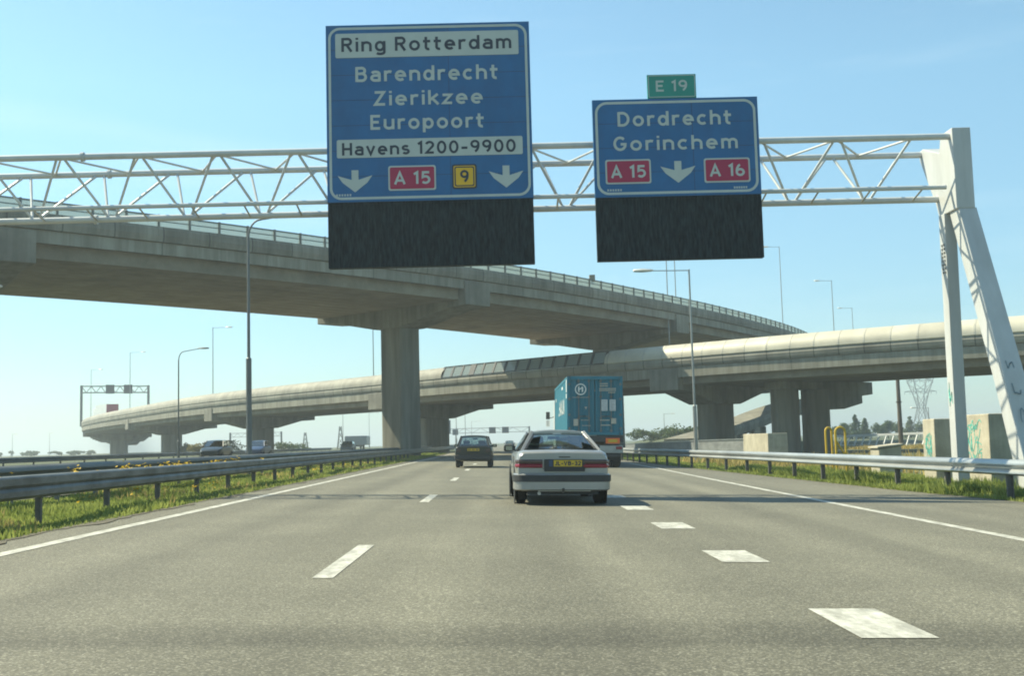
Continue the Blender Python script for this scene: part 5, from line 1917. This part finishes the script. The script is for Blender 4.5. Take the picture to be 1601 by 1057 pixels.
# ---- far cars, copies of the hatchback in other paint
def far_car(label, x, y, rot, body=None):
    c = copy_tree(hat)
    c['label'] = label
    c['group'] = 'far small cars'
    c.location = (x, y, zr(x))
    c.rotation_euler = (0, 0, rot)
    if body is not None:
        for ch in c.children:
            if ch.name.split('.')[0] in ('body', 'roof', 'pillar'):
                ch.data = ch.data.copy()
                ch.data.materials.clear()
                ch.data.materials.append(body)
    return c


c1 = far_car('oncoming dark car on the left carriageway, in front of the dark bushes', -21.2, 85, math.pi)
far_car('oncoming dark car following close, beside the thick lamp post', -21.6, 101, math.pi, M['bluecar'])
far_car('far grey car just left of the silver car, deep down the road', 0.9, 185, 0, M['greycar'])
far_car('far dark blue car beyond the hatchback, deep down the left lane', -3.2, 200, 0, M['bluecar'])
far_car('far car on the oncoming road between the masts', -20.5, 150, math.pi, M['greycar'])


# ---- container lorry
def corrug(mb, a, b, z0, z1, n, depth, outward):
    """corrugated sheet from a to b (plan), pushed along outward"""
    a, b, o = V(a), V(b), V(outward)
    pts_ = []
    for k in range(n):
        for f, dd in ((0.0, 0), (0.3, 0), (0.5, depth), (0.8, depth)):
            t_ = (k + f) / n
            pts_.append(a.lerp(b, t_) - o * dd)
    pts_.append(b)
    mb.loft([[V((p.x, p.y, z0)) for p in pts_], [V((p.x, p.y, z1)) for p in pts_]], False, False)


TX, TY = 4.02, 49.6
W2, LEN, Z0, Z1 = 1.22, 12.2, 1.42, 4.02
con = thing('shipping_container', 'blue shipping container with white ring emblem carried on the lorry', 'container', (TX, TY, Z0), local=True)
m_ = MB()
corrug(m_, (-W2 + 0.01, 0.1, 0), (-W2 + 0.01, LEN - 0.1, 0), 0.14, 2.48, 44, 0.036, (-1, 0, 0))
corrug(m_, (W2 - 0.01, 0.1, 0), (W2 - 0.01, LEN - 0.1, 0), 0.14, 2.48, 44, 0.036, (1, 0, 0))
corrug(m_, (-W2 + 0.1, LEN - 0.02, 0), (W2 - 0.1, LEN - 0.02, 0), 0.14, 2.48, 9, 0.04, (0, 1, 0))
m_.quad((-W2 + 0.03, 0.05, 2.57), (W2 - 0.03, 0.05, 2.57), (W2 - 0.03, LEN - 0.05, 2.57), (-W2 + 0.03, LEN - 0.05, 2.57))
m_.quad((-W2 + 0.03, 0.05, 0.10), (W2 - 0.03, 0.05, 0.10), (W2 - 0.03, LEN - 0.05, 0.10), (-W2 + 0.03, LEN - 0.05, 0.10))
sh_ = m_.build('shell', M['teal'], con)
m_ = MB()
for s_ in (-1, 1):
    for y in (0.06, LEN - 0.06):
        m_.box((s_ * (W2 - 0.05), y, 1.3), (0.12, 0.14, 2.6))
    m_.box((s_ * (W2 - 0.04), LEN / 2, 2.54), (0.09, LEN - 0.1, 0.12))
    m_.box((s_ * (W2 - 0.04), LEN / 2, 0.07), (0.09, LEN - 0.1, 0.14))
m_.box((0, 0.06, 2.52), (2 * W2 - 0.1, 0.13, 0.155))
m_.box((0, 0.06, 0.075), (2 * W2 - 0.1, 0.13, 0.145))
m_.build('frame', M['teal'], con, bevel=0.01)
m_ = MB()
for s_ in (-1, 1):
    for y in (0.08, LEN - 0.08):
        for z in (0.06, 2.55):
            m_.box((s_ * (W2 - 0.07), y, z), (0.165, 0.17, 0.125))
m_.build('corner_castings', M['galvdark'], con)
for s_ in (-1, 1):
    dmb = MB()
    corrug(dmb, (s_ * 0.02, 0.045, 0), (s_ * (W2 - 0.11), 0.045, 0), 0.15, 2.44, 4, 0.03, (0, -1, 0))
    dr = dmb.build('door', M['teal'], con)
    for x in (0.26, 0.72):
        m_ = MB()
        m_.tube([(s_ * x, -0.005, 0.12), (s_ * x, -0.005, 2.48)], 0.021, 8)
        for z in (0.2, 0.75, 1.7, 2.38):
            m_.box((s_ * x, 0.012, z), (0.11, 0.03, 0.07))
        m_.bar((s_ * x, -0.03, 0.83), (s_ * x + 0.34 * (1 if x > 0.5 else 1) * s_ * (1 if x < 0.5 else -1) * 0.9, -0.03, 0.83), 0.03, 0.035)
        m_.build('locking_bar', M['galvdark'], dr, smooth=True)
    m_ = MB()
    for z in (0.3, 0.9, 1.6, 2.25):
        m_.box((s_ * (W2 - 0.09), 0.0, z), (0.09, 0.05, 0.10))
    m_.build('hinges', M['galvdark'], dr)
    m_ = MB()
    if s_ < 0:
        frame(m_, [(-0.63 + 0.255 * math.cos(t_), 2.02 + 0.255 * math.sin(t_)) for t_ in np.linspace(0, 6.283, 33)[:-1]], [(-0.63 + 0.205 * math.cos(t_), 2.02 + 0.205 * math.sin(t_)) for t_ in np.linspace(0, 6.283, 33)[:-1]], -0.032, -0.028)
        m_.prism([(-0.745, 1.93), (-0.68, 1.87), (-0.68, 1.99), (-0.58, 2.05), (-0.58, 1.87), (-0.515, 1.93), (-0.515, 2.11), (-0.58, 2.17), (-0.58, 2.11), (-0.68, 2.05), (-0.68, 2.17), (-0.745, 2.11)], -0.032, -0.028)
        m_.build('ring_emblem', M['markwhite'], dr)
        m_ = MB()
        for k in range(15):
            m_.box((-0.98 + 0.05 * k, -0.030, 1.665), (0.032, 0.004, 0.028))
        for k in range(7):
            m_.box((-0.60 + 0.055 * k, -0.030, 0.66), (0.036, 0.004, 0.035))
            m_.box((-0.55 + 0.055 * k, -0.030, 0.42), (0.036, 0.004, 0.035))
        m_.prism([(-0.46, 1.25), (-0.40, 1.13), (-0.34, 1.25)], -0.032, -0.028)
        m_.box((-0.85, -0.030, 0.56), (0.20, 0.004, 0.30))
        m_.build('door_markings', M['markbuff'], dr)
    else:
        for x_ in (0.42, 0.78):
            pl_ = MB().box((x_, -0.034, 1.32), (0.27, 0.006, 0.50)).build('placard', M['placard'], dr)
            m_ = MB()
            for k in range(7):
                m_.box((x_ - 0.01, -0.0385, 1.51 - 0.065 * k), (0.20 - 0.03 * (k % 3), 0.003, 0.018))
            m_.build('print_lines', M['signback'], pl_)
        m_ = MB()
        for r_, (z, xa, nn2) in enumerate(((2.27, 0.24, 6), (2.17, 0.24, 6), (2.05, 0.22, 12), (1.97, 0.22, 12), (1.88, 0.62, 5), (0.66, 0.24, 7), (0.44, 0.28, 7))):
            for k in range(nn2):
                m_.box((xa + 0.062 * k, -0.030, z), (0.046, 0.004, 0.055))
        m_.box((0.82, -0.030, 0.62), (0.22, 0.004, 0.24))
        m_.build('door_markings', M['markbuff'], dr)
# lettering and small marks on the left side of the container
TL = Matrix(((0, 1, 0, -W2 - 0.004), (-1, 0, 0, 8.2), (0, 0, 1, 0), (0, 0, 0, 1)))
m_ = MB()
letters(m_, 'HANJIN', 1.2, 5.8, 1.0, 1.68, 0.0, 0.02, 1.0, T=TL)
for y, z, a, b_ in ((0.7, 2.2, 0.5, 0.55), (0.7, 1.75, 0.5, 0.2), (4.2, 2.25, 0.9, 0.14), (10.6, 1.9, 0.5, 0.16), (7.4, 1.05, 0.3, 0.14)):
    m_.box((-W2 - 0.003, y, z), (0.006, a, b_))
m_.build('side_lettering', M['markwhite'], sh_)
con.location = (TX, TY, zr(TX) + Z0)
con.rotation_euler = (0, SLOPE, 0)

tru = thing('lorry', 'lorry under the blue container with amber rear markers, right lane', 'lorry', (TX, TY, zr(TX)), local=True)
m_ = MB()
for s_ in (-1, 1):
    m_.box((s_ * 0.45, 6.3, 1.12), (0.16, 12.3, 0.42))
for y in np.arange(0.3, 12.4, 1.5):
    m_.box((0, y, 1.27), (2.3, 0.16, 0.14))
m_.box((0, 0.10, 1.26), (2.42, 0.18, 0.27))
m_.build('chassis', M['chassis'], tru, bevel=0.01)
MB().box((0.15, 0.12, 0.80), (2.1, 0.10, 0.34)).build('rear_bumper', M['mudflap'], tru, bevel=0.02)
MB().box((0, 0.18, 0.53), (2.2, 0.10, 0.12)).build('underrun_bar', M['chassis'], tru)
for s_ in (-1, 1):
    mk = MB().box((s_ * 0.74, -0.01, 1.17), (0.62, 0.02, 0.24)).build('marker_board', M['amber'], tru, bevel=0.004)
    MB().box((s_ * 0.74, -0.022, 1.17), (0.40, 0.006, 0.12)).build('marker_centre', M['plate'], mk)
    MB().box((s_ * 1.02, 0.055, 0.86), (0.26, 0.04, 0.12)).build('tail_light', M['red'], tru, bevel=0.01)
    MB().box((s_ * 0.88, 0.42, 0.52), (0.52, 0.03, 0.5)).build('mudflap', M['rubber'], tru)
for y in (1.3, 2.6, 3.9, 10.4, 14.6):
    for s_ in (-1, 1):
        mb = MB()
        r_ = 0.5
        mb.lathe([(-0.2, r_ * 0.55), (-0.2, r_ * 0.9), (-0.15, r_), (0.15, r_), (0.2, r_ * 0.9), (0.2, r_ * 0.55)], (s_ * 0.98, y, r_), 22)
        wh = mb.build('wheel', M['rubber'], tru, smooth=True)
        MB().lathe([(s_ * 0.1, r_ * 0.56), (s_ * 0.19, r_ * 0.54), (s_ * 0.12, r_ * 0.3), (s_ * 0.17, 0.02)], (s_ * 0.98, y, r_), 18).build('rim', M['rim'], wh, smooth=True)
m_ = MB()
m_.loft([[V((x, y, z)) for x, y in ((-1.2, 12.75), (1.2, 12.75), (1.2, 15.0 - q), (0.9, 15.2 - q), (-0.9, 15.2 - q), (-1.2, 15.0 - q))] for z, q in ((0.7, 0), (1.9, 0), (2.9, 0.25), (3.45, 0.7))])
m_.build('cab', M['cabwhite'], tru, bevel=0.04)
MB().bar((-1.2, 14.6, 2.55), (-1.52, 14.5, 2.45), 0.04, 0.04).build('mirror_arm', M['trim'], tru)
mr_ = MB().box((-1.55, 14.45, 2.62), (0.22, 0.10, 0.42)).build('wing_mirror', M['trim'], tru, bevel=0.02)
MB().box((-1.55, 14.45, 2.18), (0.20, 0.12, 0.36)).build('lower_mirror', M['cabwhite'], mr_, bevel=0.02)
tru.location = (TX, TY, zr(TX))
tru.rotation_euler = (0, SLOPE, 0)
# ---- lorry riding on the viaduct, far left
p = at(176, 637, 240)
lr = thing('box_lorry', 'small red backed lorry riding on the viaduct at left', 'lorry', (p.x, 240, 7.4), local=True)
MB().box((0, 0.05, 2.55), (2.5, 0.1, 2.9)).build('rear_doors', M['truckred'], lr)
MB().box((0, 4.2, 2.55), (2.5, 8.2, 2.9)).build('cargo_box', M['cabwhite'], lr)
MB().box((0, 4.4, 0.85), (2.2, 8.6, 0.4)).build('chassis', M['chassis'], lr)
MB().box((0, 9.5, 2.0), (2.4, 2.2, 2.6)).build('cab', M['cabwhite'], lr, bevel=0.1)
for y in (1.2, 2.5, 9.3):
    for s_ in (-1, 1):
        MB().lathe([(-0.18, 0.3), (-0.18, 0.45), (0.18, 0.45), (0.18, 0.3)], (s_ * 1.0, y, 0.45), 14).build('wheel', M['rubber'], lr)
lr.rotation_euler = (0, 0, math.radians(35))
# ---- grey lorry far off under the viaduct
p = at(556, 693, 250)
lr2 = thing('box_lorry', 'far grey lorry roof showing above the median rail left of the flyover pier', 'lorry', (p.x, 250, zr(-16)), local=True)
MB().box((0, 3.4, 1.95), (4.9, 6.8, 2.1)).build('cargo_box', M['greycar'], lr2, bevel=0.2)
MB().box((0, 3.6, 0.75), (2.2, 7.0, 0.35)).build('chassis', M['chassis'], lr2)
for y in (1.0, 6.0):
    for s_ in (-1, 1):
        MB().lathe([(-0.18, 0.3), (-0.18, 0.45), (0.18, 0.45), (0.18, 0.3)], (s_ * 1.0, y, 0.45), 14).build('wheel', M['rubber'], lr2)


# ================================================================== FAR GANTRIES AND SIGNS
def far_gantry(label, A, B, ztop, zlow, signs, r=0.16, zg=None, m='lamp'):
    A, B = V(A), V(B)
    root = thing('sign_gantry', label, 'gantry', (A.x, A.y, A.z), group='far gantries')
    for e in (A, B):
        MB().bar(e, V((e.x, e.y, ztop + 0.2)), 0.45, 0.45).build('leg', M['lampdark'], root)
    d = B - A
    n = 14
    m_ = MB()
    for z in (ztop, zlow):
        m_.bar(V((A.x, A.y, z)), V((B.x, B.y, z)), r, r)
    for k in range(n):
        a, b_ = A.lerp(B, k / n), A.lerp(B, (k + 1) / n)
        z0, z1 = (zlow, ztop) if k % 2 else (ztop, zlow)
        m_.bar(V((a.x, a.y, z0)), V((b_.x, b_.y, z1)), r * 0.6, r * 0.6)
    m_.build('truss', M[m], root)
    dn = V((d.y, -d.x, 0)).normalized()
    for t_, w_, z0, z1 in signs:
        c = A.lerp(B, t_) + dn * 0.3
        R_ = Matrix.Rotation(math.atan2(d.y, d.x), 3, 'Z')
        MB().box((c.x, c.y, (z0 + z1) / 2), (w_, 0.2, z1 - z0), R_).build('sign_box', M['signbackdark'] if m != 'lampdark' else M['signback'], root)
    return root


A = at(127, 650, 262)
B = at(232, 632, 268)
A.z = B.z = 7.3
far_gantry('far gantry with two square signs standing on the viaduct at left', A, B, at(180, 604, 265).z, at(180, 614, 265).z, ((0.42, 1.9, 14.9, 17.0), (0.69, 1.9, 14.9, 17.0)), 0.28, m='lamp')
Y_ = 320
A = at(650, 690, Y_)
B = at(828, 690, Y_)
A.z = B.z = 0
far_gantry('far gantry with two dark square signs spanning the road behind the hatchback', A, B, at(740, 670, Y_).z, at(740, 677, Y_).z, ((0.675, 1.9, 3.75, 5.5), (0.79, 1.9, 3.75, 5.5)), 0.16)
p = at(697, 668, 205)
root = thing('road_sign', 'grey back of a large sign between the pier and the hatchback', 'sign', (p.x, 205, zr(-9)))
MB().box((p.x, 205, p.z), (1.75, 0.12, 2.5)).build('board', M['signback'], root)
for s_ in (-0.5, 0.5):
    MB().box((p.x + s_, 205.15, p.z / 2 - 0.3), (0.12, 0.12, p.z + 0.6)).build('post', M['galvdark'], root)
p = at(712, 676, 230)
root = thing('road_sign', 'small square grey sign on the far pole left of the hatchback', 'sign', (p.x, 230, zr(-9)))
MB().box((p.x, 229.7, p.z), (1.15, 0.1, 1.15)).build('board', M['signback'], root)
MB().tube([(p.x, 230, -0.2), (p.x, 230, p.z + 0.5)], 0.06, 8).build('post', M['galvdark'], root)
p = at(393, 687, 300)
A = at(360, 690, 330)
B = at(440, 690, 330)
A.z = B.z = 0.2
far_gantry('faint far gantry with two signs seen under the viaduct beside the dark post', A, B, at(400, 677, 330).z, at(400, 683, 330).z, ((0.62, 1.3, 4.0, 5.2), (0.8, 1.3, 4.0, 5.2)), 0.12)


# ================================================================== ADDED HAZE
hz = bpy.data.materials.new('haze_volume')
hz.use_nodes = True
hn = hz.node_tree
hn.nodes.remove(hn.nodes['Principled BSDF'])
pv = hn.nodes.new('ShaderNodeVolumePrincipled')
pv.inputs['Color'].default_value = (0.82, 0.92, 0.95, 1)
pv.inputs['Density'].default_value = HAZE
pv.inputs['Anisotropy'].default_value = 0.3
hn.links.new(pv.outputs[0], hn.nodes['Material Output'].inputs['Volume'])
hb = MB().box((0, 2975, 19.3), (6200, 6190, 42.0)).build('added_haze', hz)  # added volume that lifts the dark shadows and pales the distance
hb['kind'] = 'stuff'
